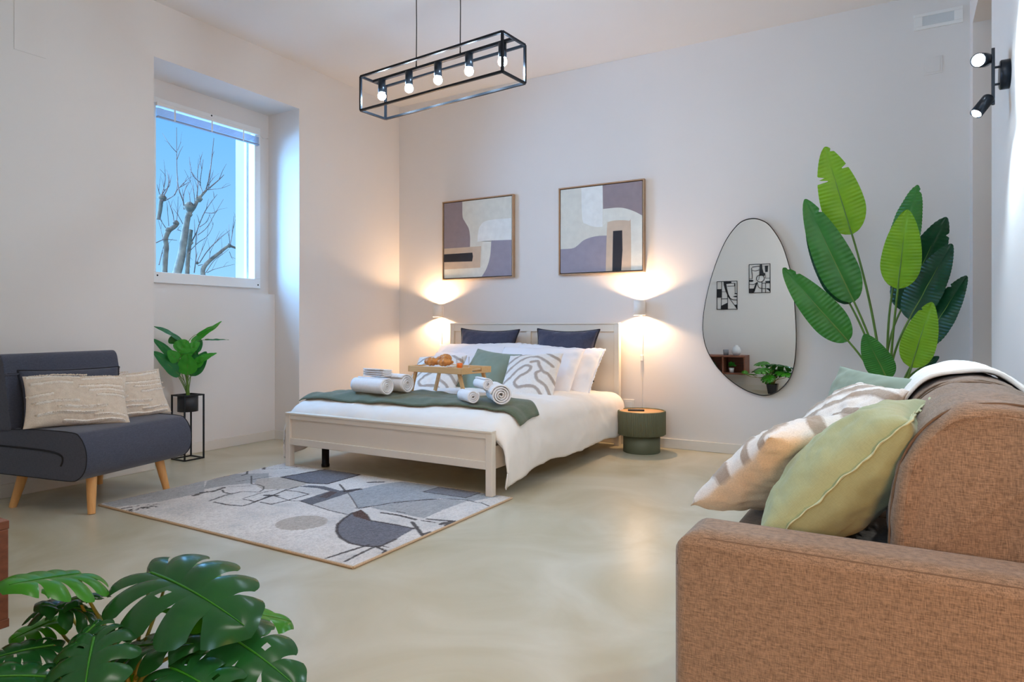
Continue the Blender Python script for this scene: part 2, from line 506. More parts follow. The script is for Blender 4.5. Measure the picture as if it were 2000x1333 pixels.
# venetian blind drawn up at the top of the window
bl = thing('venetian_blind', 'white venetian blind drawn up at the top of the window', 'blind', (NXU + 0.05, (WY0 + WY1) / 2, 2.6))
def rel(o, mb):
    mb.v = [tuple(Vector(v) - o.location) for v in mb.v]
    return mb
b = MB().box(NXU + 0.034, NXU + 0.062, WY0 + 0.04, WY1 - 0.03, 2.672, 2.700)
rel(bl, b).build('head_rail', M['white_plastic'], bl, bevel=0.003)
b = MB()
for i in range(9):
    z = 2.652 - i * 0.0062
    b.box(NXU + 0.036, NXU + 0.060, WY0 + 0.045, WY1 - 0.035, z, z + 0.0022)
rel(bl, b).build('slats', mat('blind_slat', srgb(206, 218, 232), 0.35, metal=0.2, nscale=20, namt=0.02), bl)
b = MB().box(NXU + 0.034, NXU + 0.062, WY0 + 0.045, WY1 - 0.035, 2.582, 2.596)
rel(bl, b).build('bottom_rail', mat('blind_bottom', srgb(150, 164, 186), 0.4, nscale=20, namt=0.02), bl, bevel=0.003)
for y in (WY0 + 0.18, WY0 + 0.50, WY0 + 0.80):
    rel(bl, MB().box(NXU + 0.062, NXU + 0.065, y - 0.006, y + 0.006, 2.584, 2.69)).build('ladder_tape', M['white_plastic'], bl)

# flush access panel high on the left wall, plates on the back wall
p = [on_x(27, 98, XL), on_x(90, 113, XL)]
y0, y1, z0 = p[0].y, p[1].y, (p[0].z + p[1].z) / 2
o = MB().box(XL, XL + 0.004, y0, y1, z0, z0 + 0.40).build('access_panel', M['wall'], bevel=0.0015)
tag(o, 'flush white access panel high on the left wall above the armchair', 'wall panel')
a0, a1 = on_y(1785, 62, YB), on_y(1881, 44, YB)
t0 = on_y(1785, 31, YB)
vn = thing('emergency_light', 'white recessed emergency light high on the bed wall near the ceiling', 'emergency light', ((a0.x + a1.x) / 2, YB, (a0.z + t0.z) / 2))
hw, hh = (a1.x - a0.x) / 2, (t0.z - a0.z) / 2
b = MB()
b.box(-hw, hw, -0.012, 0, hh - 0.022, hh).box(-hw, hw, -0.012, 0, -hh, -hh + 0.022)
b.box(-hw, -hw + 0.05, -0.012, 0, -hh + 0.022, hh - 0.022).box(hw - 0.05, hw, -0.012, 0, -hh + 0.022, hh - 0.022)
b.build('housing', M['white_plastic'], vn, bevel=0.002)
MB().box(-hw + 0.05, hw - 0.05, -0.006, 0, -hh + 0.022, hh - 0.022).build('diffuser', M['grille'], vn)
q0, q1 = on_y(1804, 148, YB), on_y(1840, 108, YB)
o = MB().box(q0.x, q1.x, YB - 0.006, YB, q0.z, q1.z).box(q0.x + 0.012, q1.x - 0.012, YB - 0.009, YB - 0.006, q0.z + 0.012, q1.z - 0.012).build('junction_cover', M['wall'], bevel=0.002)
tag(o, 'square white junction box cover on the bed wall below the emergency light', 'wall plate')
q0, q1 = on_y(1217, 796, YB), on_y(1240, 788, YB)
ot = thing('wall_outlet', 'white wall outlet behind the round green side table', 'outlet', (q0.x, YB, 0.30))
MB().box(0, 0.10, -0.008, 0, 0, 0.08).build('cover_plate', M['white_plastic'], ot, bevel=0.003)
MB().box(0.02, 0.08, -0.010, -0.008, 0.015, 0.065).build('socket_insert', M['frame'], ot, bevel=0.001)
# ---------------------------------------------------------------- bed
BX0, BX1, BYF, BYB = -3.78, -2.05, 3.26, 5.30
RUGT = 0.012
bed = thing('double_bed', 'cream painted wooden double bed with panelled headboard and low footboard', 'bed', (-2.915, 4.28, 0))
O = bed.location
def bb(*a, name, m=None, bevel=0.003, label=None):
    mb = MB()
    for q in a:
        mb.box(*q)
    o = rel(bed, mb).build(name, m or M['bedpaint'], bed, bevel=bevel)
    if label: o['label'] = label
    return o
PW = 0.045
for x in (BX0, BX1 - PW):
    bb((x, x + PW, BYF, BYF + 0.045, RUGT, 0.378), name='footboard_post')
    bb((x, x + PW, BYB - 0.05, BYB, 0, 1.022), name='headboard_post')
bb((BX0, BX1, BYF - 0.004, BYF + 0.049, 0.378, 0.392), (BX0 + PW, BX1 - PW, BYF + 0.004, BYF + 0.04, 0.345, 0.378), name='footboard_top_rail')
bb((BX0 + PW, BX1 - PW, BYF + 0.016, BYF + 0.030, 0.20, 0.35), name='footboard_panel')
bb((BX0 + PW, BX1 - PW, BYF + 0.004, BYF + 0.04, 0.165, 0.212), name='footboard_lower_rail')
bb((BX0, BX1, BYB - 0.054, BYB + 0.004, 1.018, 1.032), (BX0 + PW, BX1 - PW, BYB - 0.045, BYB - 0.006, 0.955, 1.018), name='headboard_top_rail')
xm = (BX0 + BX1) / 2
bb((xm - 0.022, xm + 0.022, BYB - 0.045, BYB - 0.006, 0.40, 0.956), name='headboard_stile')
for x0, x1 in ((BX0 + PW, xm - 0.022), (xm + 0.022, BX1 - PW)):
    bb((x0, x1, BYB - 0.028, BYB - 0.014, 0.40, 0.958), name='headboard_panel')
bb((BX0 + PW, BX1 - PW, BYB - 0.045, BYB - 0.006, 0.22, 0.41), name='headboard_lower_rail')
for x in (BX0 + 0.01, BX1 - 0.035):
    bb((x, x + 0.025, BYF + 0.045, BYB - 0.05, 0.165, 0.30), name='side_rail')
bb((BX0 + 0.035, BX1 - 0.035, BYF + 0.05, BYB - 0.055, 0.215, 0.235), name='slatted_base')
for (x, y) in ((-3.56, 3.43), (-2.27, 5.05), (-2.915, 4.28)):
    mb = MB().lathe([(0, 0.215), (0.026, 0.215), (0.026, 0.02), (0.029, 0.018), (0.029, 0.0), (0, 0)], c=(x, y, RUGT * 0 + 0.0), n=20)
    rel(bed, mb).build('support_leg', M['black'], bed)['label'] = 'black metal support leg'
bb((BX0 + 0.05, BX1 - 0.05, BYF + 0.075, BYB - 0.065, 0.236, 0.435), name='mattress', m=M['pillowwhite'], bevel=0.04)

# duvet: flat top, rounded edges, long hang at both sides
def dnoise(x, y, s, sd=0.0):
    return noise.noise(Vector((x * s + sd, y * s, sd)))
DX0, DX1, DY0, DY1 = -3.845, -1.985, 3.312, 5.19
def duvet_pt(u, Y, off=0.0):
    """u in 0..1 across the bed from the left hem over the top to the right hem"""
    R = 0.125
    ztop = 0.500 + 0.012 * dnoise(u * 2, Y, 3.0, 4) + 0.006 * dnoise(u * 2, Y, 11.0, 9)
    if Y < DY0 + 0.22:
        k = (DY0 + 0.22 - Y) / 0.22
        ztop -= 0.135 * (1 - math.sqrt(max(0.0, 1 - k * k)))
    if Y > 4.6:
        ztop -= 0.03 * (Y - 4.6) / 0.6
    hem = 0.125 + 0.006 * math.sin(Y * 7) + 0.003 * math.sin(Y * 21 + 1)
    if Y < 3.75:
        hem -= 0.065 * ((3.75 - Y) / 0.44) ** 2
    side = 1 if u > 0.5 else -1
    s = abs(u - 0.5) * 2            # 0 centre .. 1 hem
    half = (DX1 - DX0) / 2
    xc = (DX0 + DX1) / 2
    flat = half - R
    Ltop, Larc, Lh = flat, R * math.pi / 2, max(0.02, ztop - R - hem)
    L = Ltop + Larc + Lh
    d = s * L
    fold = 0.007 * math.sin(Y * 9 + side) + 0.003 * math.sin(Y * 27 + 2 * side) + 0.008 * dnoise(Y, 1.0, 5.0, side)
    if d < Ltop:
        x, z, nx, nz = d, ztop, 0, 1
        z += -0.018 * (d / Ltop) ** 4
    elif d < Ltop + Larc:
        a = (d - Ltop) / R
        x, z, nx, nz = flat + R * math.sin(a), ztop - 0.018 - R * (1 - math.cos(a)), math.sin(a), math.cos(a)
    else:
        h = d - Ltop - Larc
        k = h / Lh
        x, z, nx, nz = half + fold * k + 0.012 * math.sin(k * 3.1), ztop - 0.018 * (1 - k) - R - h, 1, 0
    if Y < 3.42 and s > 0.8:
        x += 0.0
    return Vector((xc + side * (x + nx * off), Y, z + nz * off))
NU, NV = 150, 120
P = []
for j in range(NV):
    t = j / (NV - 1)
    Y = DY0 + (DY1 - DY0) * (t ** 1.35)
    P.append([duvet_pt(i / (NU - 1), Y) for i in range(NU)])
# front fall behind the footboard
front = [[Vector((p.x, DY0 + 0.002, max(0.26, p.z - d) if abs(p.x - xm) < 0.80 else p.z)) for p in P[0]] for d in (0.10, 0.05)]
mb = MB().grid(front[:1] + front[1:] + P)
o = mb.build('duvet', M['duvet'], solid=0.016)
o.modifiers.new('d', 'DISPLACE')
tx = bpy.data.textures.new('duvet_creases', 'CLOUDS'); tx.noise_scale = 0.16; tx.noise_depth = 3
o.modifiers['d'].texture = tx; o.modifiers['d'].strength = 0.022; o.modifiers['d'].mid_level = 0.5; o.modifiers['d'].texture_coords = 'LOCAL'
o.modifiers['d'].name = 'creases'
tag(o, 'white cotton duvet spread over the double bed, hanging low on both sides', 'duvet')

# green runner throw across the foot of the bed
P = []
nu, nv = 110, 26
for j in range(nv):
    t = j / (nv - 1)
    row = []
    for i in range(nu):
        k = i / (nu - 1)
        u = 0.155 + k * (0.872 - 0.155)
        y0_ = 3.405 - 0.03 * math.sin(k * 5) + 0.03 * max(0, k - 0.9) * 6
        y1_ = 3.80 + 0.05 * math.sin(k * 3.0 + 1) + 0.05 * k - (0.25 * max(0, k - 0.93) * 6 if k > 0.93 else 0)
        if k < 0.06: y0_ += 0.0
        Y = y0_ + (y1_ - y0_) * t
        lift = 0.012 + 0.007 * math.sin(t * 9 + k * 4) * math.sin(k * 17 + t * 3) + 0.006 * dnoise(k * 4, t, 5, 2)
        row.append(duvet_pt(u, Y, 0.014 + max(0, lift)))
    P.append(row)
o = MB().grid(P).build('bed_runner', M['runner'], solid=0.008)
tag(o, 'dark green cotton throw laid across the foot of the white duvet', 'throw blanket')

bpy.context.view_layer.update()
_dg = bpy.context.evaluated_depsgraph_get()
def top_of_bed(x, y):
    hit, loc_, *_ = sc.ray_cast(_dg, Vector((x, y, 2.0)), Vector((0, 0, -1)))
    return loc_.z if hit else 0.5
# ---------------------------------------------------------------- cushions
def outline_pt(u, v, W, H, pinch):
    return (W / 2 * u * (1 - pinch * (1 - v * v)), H / 2 * v * (1 - pinch * (1 - u * u)))
def cushion(name, m, W, H, T, c, yaw=0.0, tilt=0.0, roll=0.0, pinch=0.06, n=34, wr=0.004, pat=None, edge=None,
            label=None, cat='cushion', group=None, seed=1.0, sag=0.0, power=0.48, edgem=None, split=None):
    """square or oblong cushion; local x = width, z = height, front towards -y"""
    P = {}
    vs, fs, cols = [], [], []
    lin = [math.sin((2 * i / (n - 1) - 1) * math.pi / 2) * 0.5 + 0.5 * (2 * i / (n - 1) - 1) for i in range(n)]
    idx = {}
    for side in (-1, 1):
        for j in range(n):
            for i in range(n):
                rim = i in (0, n - 1) or j in (0, n - 1)
                key = (0 if rim else side, i, j)
                if key in idx:
                    continue
                u, v = lin[i], lin[j]
                x, z = outline_pt(u, v, W, H, pinch)
                th = T / 2 * (max(0.0, (1 - u * u) * (1 - v * v))) ** power
                wk = wr * (noise.noise(Vector((x * 14 + seed, z * 14, side * 3 + seed))) + 0.6 * noise.noise(Vector((x * 34 + seed, z * 34, side))))
                if not rim:
                    th += wk * 1.6
                th *= (1 - sag * v)
                y = side * th
                tuft = 0.0
                if pat is not None:
                    pc, tuft = pat(u, v, side)
                    if not rim:
                        y += side * tuft * 0.004 * (1 + 0.5 * noise.noise(Vector((x * 260, z * 260, side))))
                    cols.append(pc)
                idx[key] = len(vs)
                vs.append(Vector((x, y, z)))
        for j in range(n - 1):
            for i in range(n - 1):
                q = []
                for (a, b_) in ((i, j), (i + 1, j), (i + 1, j + 1), (i, j + 1)):
                    rim = a in (0, n - 1) or b_ in (0, n - 1)
                    q.append(idx[(0 if rim else side, a, b_)])
                fs.append(tuple(q) if side < 0 else tuple(q[::-1]))
    R = Matrix.Rotation(yaw, 4, 'Z') @ Matrix.Rotation(-tilt, 4, 'X') @ Matrix.Rotation(roll, 4, 'Y')
    mb = MB().add(vs, fs, True)
    o = mb.build(name, m, None, subsurf=0)
    o.matrix_world = Matrix.Translation(c) @ R
    if pat is not None:
        setcol(o, cols)
    # rim path
    k = 60
    rim = []
    for s_ in range(4):
        for q in range(k):
            t = 2 * q / k - 1
            u, v = ((t, -1), (1, t), (-t, 1), (-1, -t))[s_]
            x, z = outline_pt(u, v, W, H, pinch)
            rim.append(Vector((x, 0, z)))
    if edge == 'piping':
        e = MB().tube(rim + rim[:1], 0.006, 6, cap=False).build('piping', edgem or m, o)
    elif edge == 'flange':
        rng = random.Random(seed)
        A, B, C = [], [], []
        for i, p in enumerate(rim):
            d = (rim[(i + 1) % len(rim)] - rim[i - 1]).normalized()
            nrm = Vector((d.z, 0, -d.x))
            wv = math.sin(i * 0.9) * 0.002 + math.sin(i * 0.37 + 1) * 0.003
            A.append(p - nrm * 0.006)
            B.append(p + nrm * 0.004 + Vector((0, wv * 0.5, 0)))
            C.append(p + nrm * (0.010 + 0.003 * math.sin(i * 1.7)) + Vector((0, wv, 0)))
        e = MB().grid([A + A[:1], B + B[:1], C + C[:1]]).build('flange', edgem or m, o, solid=0.003)
    if label:
        tag(o, label, cat, group)
    return o

TAUPE = srgb(178, 166, 156)
TAUPED = srgb(158, 146, 134)
WHT = srgb(238, 234, 228)
def curves_pat(curves, half, white=WHT, taupe=TAUPE, back=None):
    segs = []
    for c in curves:
        for a, b_ in zip(c[:-1], c[1:]):
            segs.append((a[0], a[1], b_[0], b_[1]))
    S = np.array(segs)
    def f(u, v, side):
        if side > 0 and back is not None:
            return (back, 0.0)
        ax, ay, bx, by = S.T
        dx, dy = bx - ax, by - ay
        t = np.clip(((u - ax) * dx + (v - ay) * dy) / (dx * dx + dy * dy + 1e-9), 0, 1)
        d = np.sqrt((u - ax - t * dx) ** 2 + (v - ay - t * dy) ** 2).min()
        if d < half:
            return (taupe, 1.0)
        if d < half * 1.25:
            return (tuple(0.5 * (a + b) for a, b in zip(white, taupe)), 0.5)
        return (white, 0.0)
    return f
def smooth(pts, n=10):
    """Catmull-Rom"""
    out = []
    P = [pts[0]] + list(pts) + [pts[-1]]
    for i in range(1, len(P) - 2):
        for k in range(n):
            t = k / n
            p0, p1, p2, p3 = [np.array(P[i + q], float) for q in (-1, 0, 1, 2)]
            out.append(tuple(0.5 * ((2 * p1) + (-p0 + p2) * t + (2 * p0 - 5 * p1 + 4 * p2 - p3) * t ** 2 + (-p0 + 3 * p1 - 3 * p2 + p3) * t ** 3)))
    out.append(tuple(pts[-1]))
    return out

R_ = math.radians
# white sleeping pillows, two pairs
wp = dict(cat='pillow', group='white sleeping pillows', pinch=0.03, n=30, wr=0.007)
cushion('bed_pillow', M['pillowwhite'], 0.88, 0.50, 0.17, (-3.32, 4.93, 0.655), 0, R_(42), R_(-2), label='white pillow on the left below the navy cushion, the rearmost there', seed=3, **wp)
cushion('bed_pillow', M['pillowwhite'], 0.84, 0.48, 0.18, (-2.54, 4.95, 0.64), R_(0), R_(38), R_(3), label='white pillow with ruffled edge on the right, nearest the headboard and side table', edge='flange', seed=5, **wp)
cushion('bed_pillow', M['pillowwhite'], 0.82, 0.46, 0.18, (-3.30, 4.76, 0.585), R_(1), R_(44), R_(3), label='white pillow on the left, in front of another, behind the breakfast tray', seed=7, **wp)
cushion('bed_pillow', M['pillowwhite'], 0.76, 0.50, 0.19, (-2.60, 4.78, 0.625), R_(1), R_(40), R_(1), label='white pillow on the right of the bed directly behind the swirl cushion', seed=9, **wp)
nv = dict(cat='cushion', group='navy cushions against the headboard', edge='piping', edgem=M['chairdark'], pinch=0.12, wr=0.006)
cushion('navy_cushion', M['navy'], 0.62, 0.44, 0.15, (-3.27, 5.10, 0.765), R_(2), R_(16), R_(1), label='navy linen cushion against the left headboard panel', seed=11, **nv)
cushion('navy_cushion', M['navy'], 0.60, 0.44, 0.15, (-2.48, 5.10, 0.765), R_(-2), R_(15), R_(0.5), label='navy linen cushion against the right headboard panel', seed=13, **nv)

sw = [smooth([(-1.05, 0.35), (-0.75, 0.62), (-0.35, 0.95), (0.0, 1.05)]),
      smooth([(-1.0, -0.05), (-0.72, 0.15), (-0.45, 0.45), (-0.15, 0.68), (0.2, 0.70), (0.52, 0.50), (0.86, 0.25)]),
      smooth([(-1.0, -0.45), (-0.65, -0.28), (-0.35, 0.05), (-0.08, 0.22), (0.12, 0.10), (0.02, -0.12), (-0.22, -0.28), (-0.40, -0.50), (-0.25, -0.70), (0.1, -0.68), (0.40, -0.72), (0.62, -0.98)]),
      smooth([(0.05, 0.40), (0.30, 0.42), (0.40, 0.22), (0.60, -0.05), (0.80, -0.15), (1.02, -0.42)]),
      smooth([(0.90, -0.92), (0.74, -0.62), (0.45, -0.42), (0.36, -0.16), (0.52, -0.02)]),
      smooth([(0.45, 1.0), (0.70, 0.78), (1.0, 0.62)]),
      smooth([(-1.0, -0.82), (-0.8, -0.70), (-0.62, -0.86), (-0.5, -1.0)])]
pt = curves_pat(sw, 0.050)
sc_ = dict(cat='cushion', group='white cushions with taupe swirls on the bed', pinch=0.06, n=90, wr=0.004, pat=pt)
cushion('swirl_cushion', M['squig'], 0.46, 0.43, 0.15, (-3.33, 4.42, 0.590), R_(4), R_(42), R_(-4), label='white cushion with taupe swirls behind the legs of the breakfast tray', seed=15, **sc_)
cushion('swirl_cushion', M['squig'], 0.45, 0.43, 0.16, (-2.45, 4.45, 0.620), R_(3), R_(42), R_(-5), label='white cushion with taupe swirls right of the green cushion, above the rolled towels', seed=17, **sc_)
cushion('sage_cushion', M['sage'], 0.47, 0.45, 0.16, (-2.93, 4.58, 0.615), R_(-4), R_(40), R_(6), label='plain sage green cushion between the two swirl cushions on the bed', seed=19, pinch=0.08, wr=0.004, edge='piping')

# ---------------------------------------------------------------- towels
def towel_roll(name, c, R, L, yaw, turns, label, group, seed=0):
    n = 26 * turns
    path = []
    for i in range(n + 1):
        t = i / n
        a = t * turns * 2 * math.pi + seed
        r = 0.008 + (R - 0.008) * t
        path.append((r * math.cos(a), r * math.sin(a) * 0.94))
    P = []
    for x in np.linspace(-L / 2, L / 2, 14):
        row = []
        for k, (a, b_) in enumerate(path):
            wob = 1 + 0.02 * noise.noise(Vector((x * 20, k * 0.2, seed)))
            row.append(Vector((x + 0.006 * math.sin(k * 0.21 + seed), a * wob, b_ * wob)))
        P.append(row)
    o = MB().grid(P).build(name, M['towel'], None, solid=R * 0.55 / turns)
    o.location = c
    o.rotation_euler = (0, 0, yaw)
    return tag(o, label, 'towel', group)
towel_roll('bath_towel', (-3.19, 3.50, top_of_bed(-3.19, 3.50) + 0.056), 0.060, 0.31, R_(-5), 4, 'large rolled white bath towel at the front of the left towel pile', 'left pile of towels', 1.2)
towel_roll('bath_towel', (-3.14, 3.655, top_of_bed(-3.14, 3.655) + 0.064), 0.068, 0.31, R_(-5), 4, 'large rolled white bath towel at the back of the left towel pile', 'left pile of towels', 2.4)
# folded guest towel lying on the two rolls
P = []
ht = []
for i in range(49):
    t = i / 48
    seg_ = int(t * 6); f = t * 6 - seg_
    y = -0.045 + 0.09 * (f if seg_ % 2 == 0 else 1 - f)
    z = 0.008 * seg_ + (0.008 * max(0, (f - 0.85) / 0.15) if f > 0.85 else 0)
    ht.append((y, z))
for x in np.linspace(-0.10, 0.10, 8):
    P.append([Vector((x, y, z)) for (y, z) in ht])
o = MB().grid(P).build('guest_towel', M['towel'], None, solid=0.0065)
o.location = (-3.20, 3.575, top_of_bed(-3.20, 3.57) + 0.128); o.rotation_euler = (0, 0, R_(-5))
tag(o, 'small folded white towel on top of the left towel pile', 'towel', 'left pile of towels')
towel_roll('hand_towel', (-2.375, 3.49, top_of_bed(-2.375, 3.49) + 0.042), 0.043, 0.17, R_(-32), 3, 'small rolled white hand towel lying lowest on the left of the right towel pile', 'right pile of towels', 0.6)
towel_roll('hand_towel', (-2.315, 3.57, top_of_bed(-2.315, 3.57) + 0.112), 0.039, 0.18, R_(-36), 3, 'small rolled white hand towel resting on top of the right towel pile', 'right pile of towels', 2.0)
towel_roll('bath_towel', (-2.205, 3.575, top_of_bed(-2.205, 3.575) + 0.062), 0.066, 0.25, R_(-48), 4, 'thick rolled white towel with a wide spiral end in the right towel pile', 'right pile of towels', 3.0)

# ---------------------------------------------------------------- breakfast tray
tr = thing('breakfast_tray', 'light bamboo breakfast tray on splayed legs standing on the bed', 'bed tray', (-2.80, 3.88, 0.505), R_(-7))
TW, TD, TH = 0.50, 0.29, 0.20
MB().box(-TW / 2, TW / 2, -TD / 2, TD / 2, TH - 0.012, TH - 0.004).build('tray_board', M['bamboo'], tr)
b = MB().box(-TW / 2, TW / 2, -TD / 2 - 0.008, -TD / 2 + 0.004, TH - 0.03, TH + 0.014).box(-TW / 2, TW / 2, TD / 2 - 0.004, TD / 2 + 0.008, TH - 0.03, TH + 0.014)
b.build('long_rim', M['bamboo'], tr, bevel=0.003)
for sx in (-1, 1):
    x = sx * TW / 2
    x0, x1 = (x, x + 0.012) if sx > 0 else (x - 0.012, x)
    b = MB().box(x0, x1, -TD / 2 - 0.008, -0.05, TH - 0.03, TH + 0.014).box(x0, x1, 0.05, TD / 2 + 0.008, TH - 0.03, TH + 0.014)
    b.box(x0, x1, -0.05, 0.05, TH - 0.03, TH - 0.018).box(x0, x1, -0.05, 0.05, TH + 0.004, TH + 0.014)
    b.build('handle_end', M['bamboo'], tr, bevel=0.002)
    for sy in (-1, 1):
        yy = sy * (TD / 2 - 0.02)
        p0 = Vector((sx * (TW / 2 - 0.045), yy, TH - 0.014)); p1 = Vector((sx * (TW / 2 + 0.010), yy, 0.012))
        d = p1 - p0
        mt = Matrix.Translation((p0 + p1) / 2) @ d.to_track_quat('Z', 'Y').to_matrix().to_4x4()
        MB().box(-0.009, 0.009, -0.012, 0.012, -d.length / 2, d.length / 2, mtx=mt).build('leg', M['bamboo'], tr, bevel=0.002)
def tpt(x, y, z=0.0):
    return Matrix.Translation(tr.location) @ Matrix.Rotation(R_(-7), 4, 'Z') @ Vector((x, y, TH - 0.004 + z))
pl = MB().lathe([(0, 0.004), (0.07, 0.004), (0.10, 0.014), (0.098, 0.018), (0.07, 0.009), (0, 0.008)], n=40)
o = pl.build('serving_plate', M['potwhite']); o.location = tpt(-0.06, -0.02); o.scale = (1.2, 1.05, 1)
tag(o, 'white plate under the croissants on the breakfast tray', 'plate')
def croissant(c, yaw, s, label, pitch=0.0):
    P = []
    n, k = 40, 14
    for i in range(n):
        t = i / (n - 1) * 2 - 1
        a = t * 1.25
        cx, cy = 0.05 * math.sin(a), 0.05 * (1 - math.cos(a)) * 1.2
        r = 0.0255 * (1 - abs(t) ** 1.8) ** 0.8 + 0.003
        r *= 1 + 0.26 * abs(math.sin(t * 8.5)) - 0.10
        row = []
        for j in range(k):
            b_ = 2 * math.pi * j / k
            dn = Vector((math.sin(a), -math.cos(a), 0))
            row.append(Vector((cx, cy, 0.026)) + dn * (r * math.cos(b_)) + Vector((0, 0, 1)) * (r * 0.85 * math.sin(b_)))
        P.append(row)
    o = MB().grid(P, closed=True).build('croissant', M['croissant'])
    o.location = c; o.rotation_euler = (pitch, 0, yaw); o.scale = (s, s, s)
    return tag(o, label, 'croissant', 'croissants on the breakfast tray')
croissant(tpt(-0.125, -0.05, 0.016), 0.3, 1.15, 'golden croissant at the left end of the tray plate')
croissant(tpt(-0.06, 0.03, 0.034), 2.6, 1.25, 'round croissant rising highest in the middle of the plate')
croissant(tpt(-0.01, -0.045, 0.016), 0.1, 1.1, 'croissant lying flat on the right of the plate, beside the glasses')
def tumbler(c, r, h, fill, label, grp):
    g_ = thing('drinking_glass', label, 'glass', c, 0, grp)
    MB().lathe([(0, 0.0), (r * 0.85, 0.0), (r, h), (r - 0.0015, h), (r * 0.82, 0.004), (0, 0.004)], n=28).build('glass_body', M['drinkglass'], g_)
    if fill:
        MB().lathe([(0, 0.005), (r * 0.80, 0.005), (r * 0.90, h * fill), (0, h * fill)], n=28).build('orange_juice', M['juice'], g_)['label'] = 'orange juice'
    return g_
tumbler(tpt(0.175, -0.085), 0.024, 0.075, 0.62, 'small glass of orange juice at the right end of the breakfast tray', 'glasses on the tray')
tumbler(tpt(0.14, 0.02), 0.028, 0.085, 0, 'empty clear glass behind the orange juice on the tray', 'glasses on the tray')
jj = thing('jam_jar', 'tiny glass pot of red jam between plate and juice', 'jam jar', tpt(0.10, -0.105))
MB().lathe([(0, 0), (0.014, 0), (0.015, 0.018), (0, 0.018)], n=20).build('jam', M['jam'], jj)
MB().lathe([(0, 0.018), (0.016, 0.018), (0.016, 0.024), (0, 0.024)], n=20).build('lid', M['white_plastic'], jj)

# ---------------------------------------------------------------- side table, remote
tb = thing('side_table', 'round olive green drum side table with ribbed sides and oak top', 'side table', (-1.805, 5.115, 0))
MB().lathe([(0, 0), (0.142, 0), (0.145, 0.004), (0.145, 0.145), (0, 0.145)], n=64).build('base_drum', M['olive'], tb)
MB().lathe([(0.0, 0.14), (0.182, 0.14), (0.190, 0.145), (0.190, 0.322), (0.186, 0.33), (0.178, 0.33), (0.178, 0.318)], n=432, ribs=72, ribamp=0.004).build('fluted_drum', M['olive'], tb)
MB().lathe([(0, 0.323), (0.1795, 0.323), (0.1795, 0.316), (0, 0.316)], n=64).build('table_top', M['tabletop'], tb)
rm = thing('remote_control', 'slim black remote control lying on the round side table', 'remote', (-1.845, 5.10, 0.323), R_(20))
MB().box(-0.065, 0.065, -0.018, 0.018, 0, 0.014).build('case', M['remote'], rm, bevel=0.005)
b = MB()
for i in range(6):
    for j in range(3):
        b.box(-0.045 + i * 0.014, -0.038 + i * 0.014, -0.011 + j * 0.009, -0.006 + j * 0.009, 0.014, 0.0155)
b.build('button_pad', M['greycup'], rm)

# ---------------------------------------------------------------- bedside sconces with cords
def sconce(px, label, cordlen, swz):
    c = on_y(px, 601, YB)
    s = thing('wall_sconce', label, 'wall lamp', (c.x, YB, 1.155), 0, 'bedside wall sconces')
    MB().box(-0.035, 0.035, -0.012, 0, -0.05, 0.05).build('mount', M['white_plastic'], s, bevel=0.003)
    b = MB().lathe([(0.044, -0.062), (0.047, -0.062), (0.047, 0.062), (0.044, 0.062), (0.044, 0.006), (0.0, 0.006), (0.0, -0.006), (0.044, -0.006), (0.044, -0.062)], c=(0, -0.062, 0), n=40)
    b.build('cylinder_shade', M['white_plastic'], s)
    for sg in (-1, 1):
        o = MB().lathe([(0, 0.010 * sg), (0.018, 0.010 * sg), (0.020, 0.022 * sg), (0.014, 0.034 * sg), (0, 0.038 * sg)], c=(0, -0.062, 0), n=20)
        o.build('bulb', mat('warm_bulb', (1, 1, 1), 0.4, emit=(1.0, 0.72, 0.42), estr=10, nscale=3, namt=0.001), s)
        L = light('sconce_light', 'SPOT', (c.x, YB - 0.080, 1.155 + sg * 0.050), 22.0, (1.0, 0.64, 0.36), aim=(c.x, YB - 0.080, 1.155 + sg * 2), spot_size=R_(152), spot_blend=0.30, shadow_soft_size=0.022)
    pts = [(0.0, -0.006, -0.05), (0.012, -0.006, -0.20), (0.006, -0.006, -0.40), (0.004, -0.005, -0.70), (0.0, -0.005, -cordlen)]
    MB().tube([(x, y, z) for x, y, z in pts], 0.0028, 6).build('cord', M['white_plastic'], s)
    MB().box(-0.010, 0.014, -0.020, -0.002, swz - 1.155 - 0.03, swz - 1.155 + 0.02).build('cord_switch', M['white_plastic'], s, bevel=0.005)
    return s
sconce(1254, 'white cylinder wall sconce above the round side table', 0.92, 0.74)
sconce(862, 'white cylinder wall sconce left of the headboard, near the corner', 0.92, 0.80)

